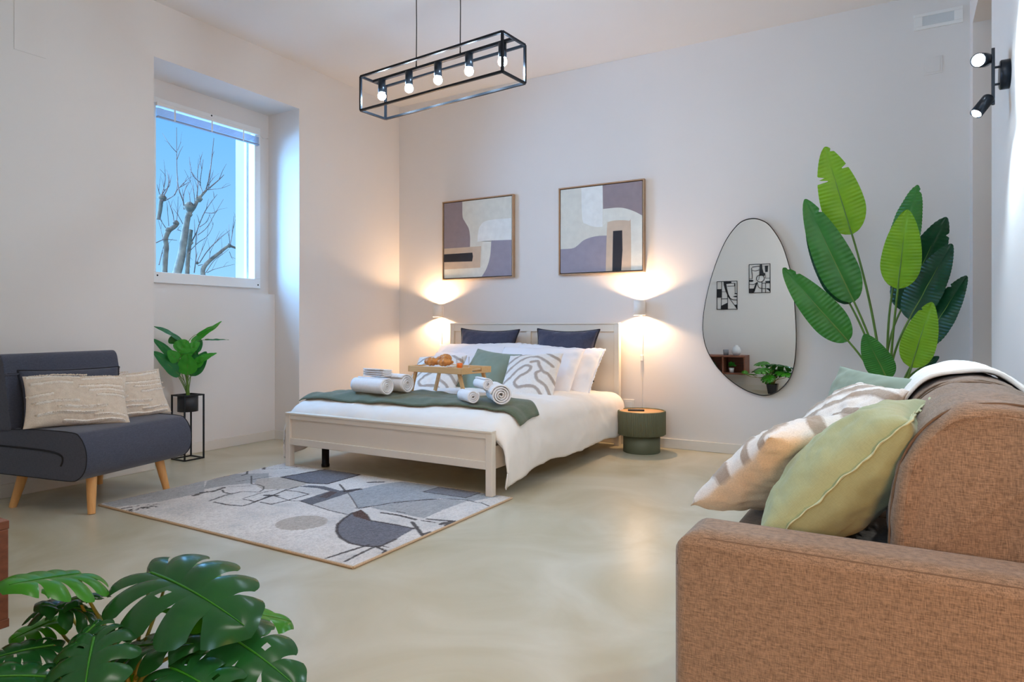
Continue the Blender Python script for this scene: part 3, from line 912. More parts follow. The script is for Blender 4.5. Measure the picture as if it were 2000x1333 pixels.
# ---------------------------------------------------------------- framed paintings
PAL = {'mauve': srgb(146, 134, 140), 'mauve2': srgb(150, 146, 160), 'cream': srgb(214, 214, 204), 'white': srgb(226, 230, 228), 'sand': srgb(200, 182, 162), 'black': srgb(42, 44, 52), 'offw': srgb(220, 222, 214)}
for k, c in list(PAL.items()):
    PAL[k] = mat('paint_' + k, c, 0.8, nscale=18, namt=0.05, bump=0.15, bscale=90)
def painting(name, x0, x1, z0, z1, shapes, corners, label):
    """shapes: (paint, outline in the traced frame, height level)"""
    t = thing(name, label, 'painting', ((x0 + x1) / 2, YB, (z0 + z1) / 2), 0, 'framed abstract paintings over the bed')
    hw, hh = (x1 - x0) / 2, (z1 - z0) / 2
    D, fw = 0.045, 0.010
    for (nm, a) in (('frame_rail', (-hw, hw, -D, -0.002, hh - fw, hh)), ('frame_rail', (-hw, hw, -D, -0.002, -hh, -hh + fw)), ('frame_stile', (-hw, -hw + fw, -D, -0.002, -hh + fw, hh - fw)), ('frame_stile', (hw - fw, hw, -D, -0.002, -hh + fw, hh - fw))):
        MB().box(*a).build(nm, M['oakframe'], t, bevel=0.001)
    g = fw + 0.008
    keys = list(PAL)
    b = MB().box(-hw + g, hw - g, -D + 0.008, -0.004, -hh + g, hh - g, mi=keys.index('cream'))
    b.box(-hw + fw, hw - fw, -0.012, -0.006, -hh + fw, hh - fw, mi=keys.index('black'))
    xl, xr, tl, tr_, bl_, br = corners
    for (pn, poly, lev) in shapes:
        P = []
        for (x, y) in poly:
            s = (x - xl) / (xr - xl)
            top = tl + (tr_ - tl) * s; bot = bl_ + (br - bl_) * s
            v = (y - top) / (bot - top)
            s = min(1, max(0, s)); v = min(1, max(0, v))
            P.append(Vector((-hw + g + s * 2 * (hw - g), -D + 0.008 - 0.0004 * lev, hh - g - v * 2 * (hh - g))))
        b.add(P, [tuple(range(len(P)))], False, keys.index(pn))
    b.build('canvas', [PAL[k] for k in keys], t)
def arc(cx, cy, rx, ry, a0, a1, n=14):
    return [(cx + rx * math.cos(R_(a0 + (a1 - a0) * i / n)), cy + ry * math.sin(R_(a0 + (a1 - a0) * i / n))) for i in range(n + 1)]
s1 = [('cream', [(300, 140), (820, 140), (820, 780), (300, 780)], 1),
      ('mauve', [(300, 150), (456, 150)] + smooth([(456, 195), (458, 300), (475, 340), (502, 390), (512, 450), (512, 530)]) + [(300, 545)], 2),
      ('white', smooth([(566, 490), (570, 430), (585, 375), (640, 335), (820, 322)]) + [(820, 490)], 2),
      ('offw', [(600, 488), (665, 486)] + smooth([(665, 486), (658, 590), (640, 670), (600, 745), (585, 780)]) + [(300, 780), (300, 680), (600, 670)], 2),
      ('mauve2', [(664, 484), (820, 482), (820, 780), (570, 780)] + smooth([(590, 760), (630, 690), (655, 600), (664, 484)]), 3),
      ('sand', [(300, 538), (592, 524), (586, 682), (300, 692)], 3),
      ('black', [(300, 580), (530, 570), (534, 600), (528, 635), (300, 638)], 4)]
painting('abstract_painting', -3.935, -3.125, 1.457, 2.232, s1, (320, 803, 203, 160, 757, 745), 'square abstract painting in mauve and cream with a horizontal black bar, nearer the corner')
s2 = [('cream', [(1140, 40), (1780, 40), (1780, 760), (1140, 760)], 1),
      ('white', [(1318, 60), (1475, 60), (1475, 385)] + smooth([(1475, 385), (1420, 385), (1360, 365), (1325, 320), (1318, 60)]), 2),
      ('mauve', [(1475, 50), (1780, 40), (1780, 325)] + smooth([(1755, 310), (1700, 278), (1640, 255), (1580, 247), (1478, 255)]), 2),
      ('offw', [(1478, 255)] + smooth([(1580, 247), (1640, 255), (1700, 278), (1755, 310)]) + [(1780, 325), (1780, 760), (1670, 760), (1670, 345), (1505, 345), (1478, 380)], 2),
      ('mauve2', [(1140, 545)] + smooth([(1158, 545), (1250, 540), (1290, 520), (1340, 480), (1420, 455), (1505, 450)]) + [(1505, 760), (1140, 760)], 3),
      ('sand', [(1498, 760)] + smooth([(1500, 600), (1508, 380), (1522, 350), (1580, 340), (1660, 345), (1674, 370), (1676, 760)]), 4),
      ('black', [(1550, 418), (1615, 414), (1617, 560), (1608, 760), (1545, 760)], 5)]
painting('abstract_painting', -2.655, -1.862, 1.455, 2.233, s2, (1160, 1752, 113, 55, 722, 705), 'square abstract painting in mauve and cream with an upright black bar, above the right pillows')

# ---------------------------------------------------------------- organic mirror
mp = [(410, 88), (460, 95), (510, 122), (560, 185), (600, 260), (633, 360), (655, 450), (668, 560), (678, 700), (682, 800), (680, 900), (668, 1000), (640, 1080), (590, 1140), (540, 1172), (480, 1183), (420, 1170), (350, 1140), (270, 1085), (200, 1015), (150, 940), (120, 870), (106, 790), (106, 720), (115, 640), (135, 540), (165, 430), (200, 330), (245, 230), (300, 150), (350, 105)]
YM = YB - 0.03
pts = [on_y(1340 + x / 3.173, 400 + y / 3.173, YM) for x, y in mp]
cl = pts + pts[:3]
sm_ = smooth([(p.x, p.z) for p in cl], 6)[:len(pts) * 6 + 1]
sm_ = smooth([(p.x, p.z) for p in (pts[-2:] + pts + pts[:2])], 6)
sm_ = sm_[12:12 + len(pts) * 6]
mc = Vector((sum(p[0] for p in sm_) / len(sm_), YM, sum(p[1] for p in sm_) / len(sm_)))
mi_ = thing('wall_mirror', 'large pebble shaped wall mirror with thin dark rim beside the tall plant', 'mirror', mc)
mi_.rotation_euler = (R_(0.42), 0, 0)
loc = [Vector((x - mc.x, 0, z - mc.z)) for x, z in sm_]
MB().prism([p * 0.995 + Vector((0, -0.008, 0)) for p in loc], (0, 1, 0), 0.012).build('mirror_glass', M['mirror'], mi_)
MB().prism([p * 0.97 + Vector((0, 0.005, 0)) for p in loc], (0, 1, 0), 0.012).build('backing_board', M['mirror_rim'], mi_)
ring = [[p * s + Vector((0, y, 0)) for p in loc] for s, y in ((0.994, -0.009), (1.0, -0.011), (1.006, -0.009), (1.006, 0.010), (0.994, 0.010))]
MB().grid([r + r[:1] for r in ring], smooth=False).build('rim', M['mirror_rim'], mi_)

# ---------------------------------------------------------------- rug
RX0, RX1, RY0, RY1 = -3.86, -1.955, 2.035, 3.325
def rug():
    nx, ny = 430, 292
    xs = np.linspace(RX0, RX1, nx); ys = np.linspace(RY0, RY1, ny)
    X, Y = np.meshgrid(xs, ys)
    rng = np.random.default_rng(3)
    def sm(shape, k):
        a = rng.random((shape[0] // k[0] + 3, shape[1] // k[1] + 3))
        yi = np.linspace(0, a.shape[0] - 1.01, shape[0]); xi = np.linspace(0, a.shape[1] - 1.01, shape[1])
        y0 = yi.astype(int); x0 = xi.astype(int); fy = (yi - y0)[:, None]; fx = (xi - x0)[None]
        A = a[y0][:, x0]; B = a[y0][:, x0 + 1]; C_ = a[y0 + 1][:, x0]; D = a[y0 + 1][:, x0 + 1]
        return (A * (1 - fx) + B * fx) * (1 - fy) + (C_ * (1 - fx) + D * fx) * fy
    fine = rng.random((ny, nx)); mid = sm((ny, nx), (3, 2)); big = sm((ny, nx), (26, 22)); vb = sm((ny, nx), (70, 60))
    ivory = np.array(srgb(214, 210, 206)[:3]); grey = np.array(srgb(158, 160, 162)[:3]); slate = np.array(srgb(100, 102, 112)[:3])
    tau = np.array(srgb(176, 168, 158)[:3]); dark = np.array(srgb(52, 46, 46)[:3]); brown = np.array(srgb(78, 54, 44)[:3])
    C = np.broadcast_to(ivory, (ny, nx, 3)).copy()
    def blend(mask, col, w=1.0):
        m_ = (mask * w)[..., None] if hasattr(mask, 'shape') else mask
        np.copyto(C, C * (1 - m_) + col * m_)
    blend(np.clip((big * 0.5 + mid * 0.7 - 0.62) * 3, 0, 1), grey, 0.65)
    def W(o_, pts):
        return np.array([tuple(on_z(o_[0] + x / 6.6667, o_[1] + y / 6.6667, 0.0))[:2] for x, y in pts])
    def poly(P):
        ins = np.zeros(X.shape, bool)
        n = len(P)
        for i in range(n):
            x1, y1 = P[i]; x2, y2 = P[(i + 1) % n]
            c = ((y1 > Y) != (y2 > Y)) & (X < (x2 - x1) * (Y - y1) / (y2 - y1 + 1e-12) + x1)
            ins ^= c
        return ins.astype(float)
    def line(P, wd, rough=0.5):
        d = np.full(X.shape, 9.0)
        for (x1, y1), (x2, y2) in zip(P[:-1], P[1:]):
            dx, dy = x2 - x1, y2 - y1
            t = np.clip(((X - x1) * dx + (Y - y1) * dy) / (dx * dx + dy * dy + 1e-12), 0, 1)
            d = np.minimum(d, np.hypot(X - x1 - t * dx, Y - y1 - t * dy))
        return np.clip((wd * (1 - rough / 2 + rough * mid) - d) / 0.003, 0, 1)
    c1, c2, c3, c4, c5 = (180, 900), (380, 900), (560, 900), (700, 920), (480, 980)
    # grey band along the far left edge
    blend(poly(W(c1, [(90, 570), (300, 640), (900, 560), (1460, 440), (1460, 250), (900, 380), (200, 520)])), grey, 0.85)
    blend(poly(W(c1, [(1450, 400), (1500, 290), (1800, 200), (2300, 190), (2300, 300), (1750, 350)])), grey * 0.85, 0.8)
    blend(poly(W(c2, [(820, 260), (1120, 240), (1480, 320), (1320, 380), (1080, 400), (880, 400), (780, 330)])), tau, 0.9)
    # dark square at the far edge
    sq = W(c2, [(1130, 240), (1750, 130), (2150, 210), (1730, 330), (1480, 320)])
    blend(poly(sq), slate, 0.95); blend(line(np.vstack([sq, sq[:1]]), 0.010), dark)
    # big grey-blue area right
    blend(poly(W(c3, [(810, 455), (960, 400), (1250, 330), (1500, 300), (2900, 470), (2400, 560), (2000, 520), (930, 655)])), grey * np.array([0.92, 0.97, 1.02]), 0.95)
    blend(poly(W(c4, [(150, 510), (700, 410), (1250, 400), (1400, 430), (1100, 540), (850, 650), (600, 600)])), grey * 0.94, 0.9)
    tri = W(c4, [(840, 300), (1050, 240), (1600, 310), (1400, 380)])
    blend(poly(tri), slate * 1.15, 0.8); blend(line(np.vstack([tri, tri[:1]]), 0.006), dark, 0.9)
    blend(poly(W(c3, [(340, 600), (520, 530), (800, 460), (900, 650), (780, 740), (600, 700)])), grey * 1.15, 0.55)
    # band of dark parallelogram
    blend(poly(W(c3, [(130, 365), (300, 350), (480, 360), (700, 420), (960, 385), (960, 400), (330, 605), (160, 555), (560, 425), (400, 385)])), slate * 0.75, 0.95)
    blend(poly(W(c3, [(420, 500), (560, 425), (660, 440), (520, 520)])), brown, 0.7)
    # half round slate field
    hr = W(c3, [(1660, 920), (1500, 885), (1080, 810), (1040, 740), (960, 680), (860, 710), (740, 790), (660, 870), (650, 960), (700, 1040), (820, 1110), (1000, 1150), (1200, 1160), (1420, 1060)])
    blend(poly(hr), slate * 1.02, 0.97); blend(line(hr, 0.009), dark, 0.9)
    blend(poly(W(c3, [(850, 720), (970, 670), (1060, 760), (1080, 820), (1000, 790), (880, 760)])), brown, 0.95)
    # small grey oval
    ov = [(1390 + 345 * math.cos(a), 845 + 92 * math.sin(a) - 30 * math.cos(a)) for a in np.linspace(0, 2 * math.pi, 40)]
    blend(poly(W(c2, ov)), tau * 0.92, 0.9)
    for q, wd in (([(190, 555), (400, 480), (600, 435)], .008), ([(260, 570), (420, 605), (620, 622), (700, 600), (800, 560), (1000, 490), (1200, 405), (1340, 370)], .009),
                  ([(630, 525), (860, 450), (1100, 400)], .006), ([(640, 535), (720, 545), (780, 565)], .007), ([(780, 570), (1000, 480)], .009), ([(860, 570), (1000, 600), (1220, 545), (1490, 465), (1340, 430), (1190, 415)], .008),
                  ([(1050, 490), (1240, 550), (1370, 555), (1540, 610), (1760, 680), (2000, 735)], .006), ([(930, 480), (1070, 485)], .018), ([(620, 430), (840, 438), (900, 400), (900, 365), (830, 340), (740, 330), (740, 225)], .006),
                  ([(360, 410), (380, 440), (460, 460)], .008), ([(540, 300), (760, 270), (1000, 228)], .005), ([(880, 140), (1200, 125), (1400, 95)], .005), ([(690, 155), (680, 200), (620, 220)], .008), ([(440, 370), (720, 355)], .005)):
        blend(line(W(c2, q), wd), dark, 0.92)
    for q, wd in (([(0, 485), (120, 440), (240, 430), (380, 380)], .016), ([(905, 120), (905, 135)], .014), ([(290, 235), (380, 232)], .010)):
        blend(line(W(c2, q), wd, 1.3), dark, 0.9)
    blend(line(W(c1, [(440, 690), (640, 650), (800, 630)]), .022, 1.5) * (mid > 0.35), dark, 0.92)
    blend(line(W(c1, [(380, 660), (600, 620), (860, 600)]), .010, 1.6) * (mid > 0.45), dark, 0.8)
    for q, wd in (([(690, 335), (760, 420)], .008), ([(800, 450), (860, 540), (920, 640)], .005), ([(900, 650), (1150, 620), (1450, 565), (2000, 530)], .007), ([(1070, 310), (1250, 305)], .015), ([(1240, 710), (1440, 740), (1680, 800)], .012), ([(760, 430), (960, 400)], .016)):
        blend(line(W(c3, q), wd), dark, 0.92)
    for q, wd in (([(0, 525), (380, 455), (900, 400), (1200, 395), (1420, 410), (1530, 440), (1600, 445), (1700, 490)], .006), ([(500, 560), (610, 580)], .005), ([(820, 680), (1000, 705)], .007), ([(700, 700), (780, 800), (840, 880)], .012), ([(840, 860), (930, 830)], .012), ([(900, 660), (1200, 685)], .012), ([(1080, 725), (1230, 690), (1150, 740)], .018), ([(1400, 405), (1900, 300)], .003)):
        blend(line(W(c4, q), wd), dark, 0.92)
    for q, wd in (([(1050, 775), (1380, 670), (1600, 600)], .009), ([(1290, 820), (1480, 720), (1690, 620)], .009), ([(1690, 620), (1820, 680), (1790, 710)], .009), ([(1740, 610), (1860, 630)], .006)):
        blend(line(W(c5, q), wd), dark, 0.92)
    C *= (0.70 + 0.38 * mid + 0.24 * fine)[..., None]
    C *= (1.0 + 0.10 * (vb - 0.5))[..., None]
    Z = 0.010 + 0.0022 * fine + 0.0015 * mid
    edge = np.minimum(np.minimum(X - RX0, RX1 - X), np.minimum(Y - RY0, RY1 - Y))
    Z = np.where(edge < 0.004, 0.004, Z)
    V = np.stack([X - RX0, Y - RY0, Z], -1).reshape(-1, 3)
    F = []
    for j in range(ny - 1):
        r0 = j * nx
        F += [(r0 + i, r0 + i + 1, r0 + i + 1 + nx, r0 + i + nx) for i in range(nx - 1)]
    me = bpy.data.meshes.new('pile')
    me.from_pydata(V.tolist(), [], F)
    me.update()
    root = thing('area_rug', 'rectangular rug with abstract grey, ivory and black pattern at the foot of the bed', 'rug', (RX0, RY0, 0))
    o = bpy.data.objects.new('pile', me); COL.objects.link(o); o.parent = root
    me.materials.append(mat('rug_pile', (0.8, 0.8, 0.8), 0.97, spec=0.1, attr='Col', nscale=300, namt=0.12, bump=0.5, bscale=260, sheen=0.2))
    rgba = np.concatenate([C, np.ones((ny, nx, 1))], -1)
    setcol(o, rgba)
    L, D = RX1 - RX0, RY1 - RY0
    b = MB()
    for a0_, a1_ in (((0, 0), (L, 0)), ((L, 0), (L, D)), ((L, D), (0, D)), ((0, D), (0, 0))):
        n = 40
        b.tube([(a0_[0] + (a1_[0] - a0_[0]) * i / n, a0_[1] + (a1_[1] - a0_[1]) * i / n, 0.006) for i in range(n + 1)], 0.006, 8)
    b.build('bound_edge', mat('rug_binding', srgb(196, 170, 140), 0.9, nscale=200, namt=0.15), root)
rug()
# ---------------------------------------------------------------- charcoal folding armchair
ch = thing('folding_chair_bed', 'charcoal fabric armless chair bed with splayed wooden legs against the left wall', 'armchair', (-3.64, 1.85, 0), R_(13))
CW = 0.72
prof = [(-0.70, 0.20), (-0.40, 0.195), (-0.12, 0.19), (-0.05, 0.205), (-0.008, 0.25), (0.005, 0.31), (-0.004, 0.37), (-0.04, 0.425), (-0.10, 0.448), (-0.35, 0.452), (-0.60, 0.440), (-0.70, 0.42)]
pr = smooth(prof, 5)
P = []
ys = [0.0, 0.004, 0.012, 0.03, 0.1, 0.25, 0.4, 0.55, 0.69, 0.708, 0.716, 0.72]
cx_, cz_ = -0.35, 0.32
for i, y in enumerate(ys):
    e = min(y, CW - y)
    s = 0.965 + 0.035 * min(1, math.sqrt(min(1, e / 0.03)))
    P.append([Vector((cx_ + (x - cx_) * (0.99 + 0.01 * s), y, cz_ + (z - cz_) * s)) for x, z in pr])
mb = MB().grid(P)
for row, rv in ((P[0], True), (P[-1], False)):
    mb.add(row, [tuple(range(len(row)))[::-1] if rv else tuple(range(len(row)))], False)
fixn(mb.build('seat', M['chairfab'], ch))
for y in (-0.001, CW + 0.001):
    MB().tube([(x, y + (0.004 if y < 0.1 else -0.004), z) for x, z in [(cx_ + (x - cx_) * 1.0, cz_ + (z - cz_) * 0.985) for x, z in pr]], 0.003, 6).build('seat_piping', M['chairdark'], ch)
fold = smooth([(-0.70, 0.352), (-0.45, 0.350), (-0.24, 0.340), (-0.165, 0.322), (-0.155, 0.295), (-0.168, 0.268)], 6)
for y in (0.0, CW):
    MB().tube([(x, y, z) for x, z in fold], 0.005, 8).build('fold_gap', M['chairdark'], ch)
# backrest with a head roll
bp_ = smooth([(-0.520, 0.43), (-0.540, 0.56), (-0.566, 0.70), (-0.572, 0.735), (-0.578, 0.765), (-0.592, 0.82), (-0.62, 0.846), (-0.665, 0.842), (-0.70, 0.82), (-0.69, 0.70), (-0.66, 0.50), (-0.65, 0.43)], 5)
bp_ = [(x + (0.010 if 0.73 < z < 0.745 and x > -0.6 else 0), z) for x, z in bp_]
P = []
for y in ys:
    e = min(y, CW - y); s = 0.93 + 0.07 * math.sqrt(min(1, e / 0.03))
    P.append([Vector((-0.61 + (x + 0.61) * s, y, 0.63 + (z - 0.63) * (0.985 + 0.015 * s))) for x, z in bp_])
mb = MB().grid(P, closed=True)
for row, rv in ((P[0], True), (P[-1], False)):
    mb.add(row, [tuple(range(len(row)))[::-1] if rv else tuple(range(len(row)))], False)
fixn(mb.build('backrest', M['chairfab'], ch))
b = MB().tube([(-0.566, y, 0.742) for y in np.linspace(0.01, CW - 0.01, 8)], 0.0022, 6)
b.build('backrest_seam', M['chairdark'], ch)
for (x, y, dx, dy) in ((-0.10, 0.12, 0.030, -0.025), (-0.135, 0.60, 0.025, 0.040), (-0.56, 0.10, -0.045, -0.035), (-0.60, 0.60, -0.035, 0.03)):
    MB().tube([(x + dx, y + dy, 0.0), (x + dx * 0.5, y + dy * 0.5, 0.1), (x, y, 0.21)], [0.0185, 0.023, 0.027], 20).build('leg', M['beech'], ch)

def fringe_rows(o, W, H, rows, seed, T):
    """raised rows of short cut fringe on the front of a cushion"""
    rng = random.Random(seed)
    for (v, u0, u1) in rows:
        b = MB()
        n = int((u1 - u0) * W / 2 / 0.0040)
        for k in range(n):
            u = u0 + (u1 - u0) * k / n
            vv = v + 0.03 * math.sin(u * 6 + seed) + rng.uniform(-0.01, 0.01)
            th = T / 2 * (max(0.0, (1 - u * u) * (1 - vv * vv))) ** 0.48
            x, z = u * W / 2, vv * H / 2
            for q in range(1):
                a = rng.uniform(-0.5, 0.5)
                ln = rng.uniform(0.008, 0.014)
                c = Vector((x + rng.uniform(-.002, .002), -th - 0.001, z))
                tip = c + Vector((ln * 0.5 * math.sin(a), -rng.uniform(0.006, 0.014), (-ln * 0.75 if q else ln * 0.35)))
                wv = Vector((0.0022, 0, 0))
                mid = (c + tip) / 2 + Vector((0, -0.005, 0.003))
                b.add([c - wv, c + wv, mid + wv * 1.2, tip, mid - wv * 1.2], [(0, 1, 2, 3, 4)])
        b.build('fringe', M['fringe'], o)
cg = dict(cat='cushion')
o = cushion('lumbar_cushion', M['chairfab'], 0.50, 0.33, 0.13, (-4.105, 2.02, 0.60), R_(77), R_(20), 0, seed=31, label='plain charcoal cushion leaning on the backrest of the charcoal armchair', edge='piping', edgem=M['chairdark'], **cg)
rows = [(0.93, -0.95, 0.2), (0.80, 0.05, 0.9), (0.62, -0.9, -0.1), (0.42, 0.0, 0.92), (0.25, 0.2, 0.95), (0.12, -0.95, -0.5), (0.02, 0.35, 0.95), (-0.18, -0.85, 0.0), (-0.42, -0.4, 0.55), (-0.62, -0.8, 0.45), (-0.74, 0.3, 0.95), (-0.92, -0.3, 0.9)]
def fringe_pat(seed):
    base, tuft = srgb(216, 202, 184), srgb(242, 236, 226)
    def f(u, v, side):
        if side > 0:
            return (base, 0.0)
        for (rv, u0, u1) in rows:
            if u0 < u < u1:
                d = v - (rv + 0.03 * math.sin(u * 6 + seed))
                wv = 0.05 + 0.012 * noise.noise(Vector((u * 40, rv * 9, seed)))
                if abs(d) < wv:
                    return (tuft, 2.6 * (1 - abs(d) / wv) ** 0.5 + 0.6 * noise.noise(Vector((u * 90, v * 20, seed))))
        return (base, 0.0)
    return f
o = cushion('fringed_cushion', M['fringed'], 0.49, 0.30, 0.12, (-4.09, 2.30, 0.575), R_(80), R_(25), R_(-5), n=130, pat=fringe_pat(2), seed=33, label='cream fringed cushion at the back, further from the camera on the charcoal armchair', group='cream fringed cushions', **cg)
fringe_rows(o, 0.49, 0.30, rows, 2, 0.125)
o = cushion('fringed_cushion', M['fringed'], 0.50, 0.31, 0.13, (-3.985, 1.985, 0.585), R_(72), R_(30), R_(2), n=130, pat=fringe_pat(4), seed=35, label='cream fringed cushion in front on the charcoal armchair', group='cream fringed cushions', **cg)
fringe_rows(o, 0.50, 0.31, rows, 4, 0.135)

# ---------------------------------------------------------------- leaves
def place(vs, A, T, nh):
    x = (T - A).normalized()
    z = (Vector(nh) - x * Vector(nh).dot(x)).normalized()
    y = z.cross(x)
    return [A + x * v[0] + y * v[1] + z * v[2] for v in vs]
def blade(L, W, droop=0.08, fold=0.25, tears=(), nseg=44, nw=10, tipw=0.9, ripple=0.0028, base=0.42, seed=0):
    """paddle shaped leaf; tears: (t, side, depth)"""
    vs, fs = [], []
    for i in range(nseg + 1):
        t = i / nseg
        # wide near the base third, pointed at the tip
        if t < 0.28:
            w_ = math.sqrt(max(0.0, 1 - (1 - t / 0.28) ** 2)) ** 0.9
        else:
            w_ = max(0.0, math.cos((t - 0.28) / 0.72 * math.pi / 2)) ** 0.66 * (1 - 0.04 * (t - 0.28))
        w_ *= W / 2
        for j in range(-nw, nw + 1):
            s = j / nw
            ww = w_
            for (tt, sd, dp) in tears:
                if sd * s > 0:
                    q = abs(t - tt) / 0.022
                    if q < 1:
                        ww = min(ww, w_ * (1 - dp * (1 - q)))
            y = ww * s
            x = L * t + abs(s) * ww * 0.18
            z = abs(y) * fold - droop * L * (t * t) * 1.0 + droop * L * t + ripple * math.sin(t * 150 + abs(s) * 3) * abs(s) + 0.006 * noise.noise(Vector((t * 5, s * 2, seed)))
            z -= fold * 1.6 * y * y / max(W, 0.01)
            vs.append(Vector((x if 0 < t < 1 else L * t, y, z)))
    m_ = 2 * nw + 1
    for i in range(nseg):
        for j in range(m_ - 1):
            fs.append((i * m_ + j, i * m_ + j + 1, (i + 1) * m_ + j + 1, (i + 1) * m_ + j))
    return vs, fs
def bez(a, b, c, d, n=16):
    out = []
    for i in range(n + 1):
        t = i / n
        out.append(a * (1 - t) ** 3 + b * 3 * t * (1 - t) ** 2 + c * 3 * t * t * (1 - t) + d * t ** 3)
    return out
def leafset(root, base, specs, stem_r, stem_m, rim_r=0.0006):
    """specs: A, T, width, normal, material, dict"""
    rl = root.location
    for (A, T, W, nh, m_, kw) in specs:
        kw = dict(kw)
        bx = kw.pop('b', 0.0)
        L = (T - A).length
        vs, fs = blade(L, W, seed=A.x * 7, **kw)
        pv = place(vs, A, T, nh)
        o = MB().add([p - rl for p in pv], fs, True).build('leaf', M[m_], root)
        # midrib
        x = (T - A).normalized()
        nseg = kw.get('nseg', 44); nw = kw.get('nw', 10)
        mid = [pv[i * (2 * nw + 1) + nw] for i in range(0, nseg + 1, 4)]
        z = (Vector(nh) - x * Vector(nh).dot(x)).normalized()
        n_ = len(mid)
        MB().tube([p - rl - z * stem_r * 0.35 for p in mid], [stem_r * (0.95 * (1 - i / n_) + 0.12) for i in range(n_)], 6).build('midrib', M[stem_m], o)
        S = base + Vector((bx, (hash(round(A.x, 3)) % 5 - 2) * 0.006, 0))
        d = A - S
        c1 = S + Vector((d.x * 0.12, d.y * 0.12, d.length * 0.4))
        c2 = A - x * min(d.length * 0.4, 0.4)
        st = bez(S, c1, c2, A, 18)
        MB().tube([p - rl for p in st], [stem_r * (1.6 - 0.6 * i / 18) for i in range(19)], 8).build('stem', M[stem_m], root)

# tall plant beside the mirror
SX = -0.085
def bt(x, y, Y):
    return on_y(1500 + x / 2.468, 260 + y / 2.468, Y)
sb = thing('bird_of_paradise_plant', 'tall potted plant with big paddle leaves behind the sofa, beside the pebble mirror', 'plant', (SX, 4.78, 0))
cam_n = lambda a=0.0, u=0.15: Vector((-0.25 + a, -1.0, u))
K = dict(fold=0.22, droop=0.05, nseg=112, ripple=0.0022)
sp_ = [
    (bt(405, 490, 4.70), bt(275, 66, 4.62), 0.25, cam_n(0.1), 'leaf_bright', dict(K, tears=((0.62, 1, .75), (0.66, 1, .45), (0.70, -1, .45), (0.93, -1, .5)), droop=0.03)),
    (bt(415, 815, 4.62), bt(178, 318, 4.60), 0.225, cam_n(0.15), 'leaf_mid', dict(K, tears=((0.83, -1, .3),))),
    (bt(395, 825, 4.76), bt(188, 440, 4.80), 0.20, cam_n(0.5), 'leaf_dark', dict(K, tears=((0.92, -1, .4),))),
    (bt(388, 1005, 4.56), bt(72, 650, 4.52), 0.205, cam_n(0.0, 0.35), 'leaf_mid', dict(K, tears=((0.85, -1, .3), (0.95, -1, .4)), droop=0.10)),
    (bt(578, 1190, 4.52), bt(465, 968, 4.44), 0.16, cam_n(0.0, 0.2), 'leaf_mid', dict(K, droop=0.04)),
    (bt(626, 752, 4.60), bt(672, 368, 4.50), 0.215, cam_n(0.1), 'leaf_bright', dict(K, droop=0.06)),
    (bt(625, 640, 4.80), bt(722, 250, 4.84), 0.22, cam_n(-0.5), 'leaf_mid', dict(K, tears=((0.9, -1, .3),))),
    (bt(640, 855, 4.86), bt(860, 405, 4.92), 0.27, cam_n(-0.3), 'leaf_dark', dict(K, tears=((0.8, -1, .3),))),
    (bt(680, 900, 4.70), bt(886, 534, 4.74), 0.23, cam_n(-0.4), 'leaf_dark', dict(K)),
    (bt(740, 1038, 4.66), bt(958, 688, 4.70), 0.19, cam_n(-0.45), 'leaf_dark', dict(K, tears=((0.8, 1, .3),))),
    (bt(690, 1132, 4.50), bt(790, 815, 4.42), 0.185, cam_n(0.05, 0.2), 'leaf_bright', dict(K, tears=((0.85, 1, .3),))),
    (bt(740, 1130, 4.75), bt(825, 1078, 4.78), 0.06, cam_n(-0.2, 0.3), 'leaf_dark', dict(K)),
]
leafset(sb, Vector((SX, 4.78, 0.24)), sp_, 0.0058, 'stem')
MB().lathe([(0, 0), (0.115, 0), (0.15, 0.27), (0.142, 0.27), (0.138, 0.24), (0, 0.24)], n=40).build('pot', M['pot'], sb)
MB().lathe([(0, 0.243), (0.138, 0.243)], n=40).build('soil', M['soil'], sb)

# small plant on the black metal stand in the niche
PX, PY = -4.657, 3.098
st_ = thing('plant_stand', 'tall square black metal plant stand under the window', 'plant stand', (PX, PY, 0))
hwd, r_ = 0.0775, 0.005
for sx in (-1, 1):
    for sy in (-1, 1):
        MB().box(sx * hwd - r_, sx * hwd + r_, sy * hwd - r_, sy * hwd + r_, 0, 0.488).build('post', M['black'], st_)
for nm, z in (('top_ring', 0.483), ('base_ring', 0.005)):
    b = MB()
    for s in (-1, 1):
        b.box(-hwd, hwd, s * hwd - r_, s * hwd + r_, z - r_, z + r_).box(s * hwd - r_, s * hwd + r_, -hwd, hwd, z - r_, z + r_)
    b.build(nm, M['black'], st_)
pp = thing('potted_plant', 'small leafy green plant in a black cylinder pot held by the metal stand', 'plant', (PX, PY, 0.36))
MB().lathe([(0, 0), (0.072, 0), (0.072, 0.125), (0.068, 0.125), (0.068, 0.11), (0, 0.11)], n=40).build('pot', M['pot'], pp)
MB().lathe([(0, 0.111), (0.068, 0.111)], n=40).build('soil', M['soil'], pp)
def lp(x, y, dx):
    return on_x(270 + x / 4.167, 600 + y / 4.167, PX + dx)
n0 = Vector((0.75, -0.65, 0.35))
K = dict(fold=0.2, droop=0.14, nseg=24, nw=5, ripple=0.0)
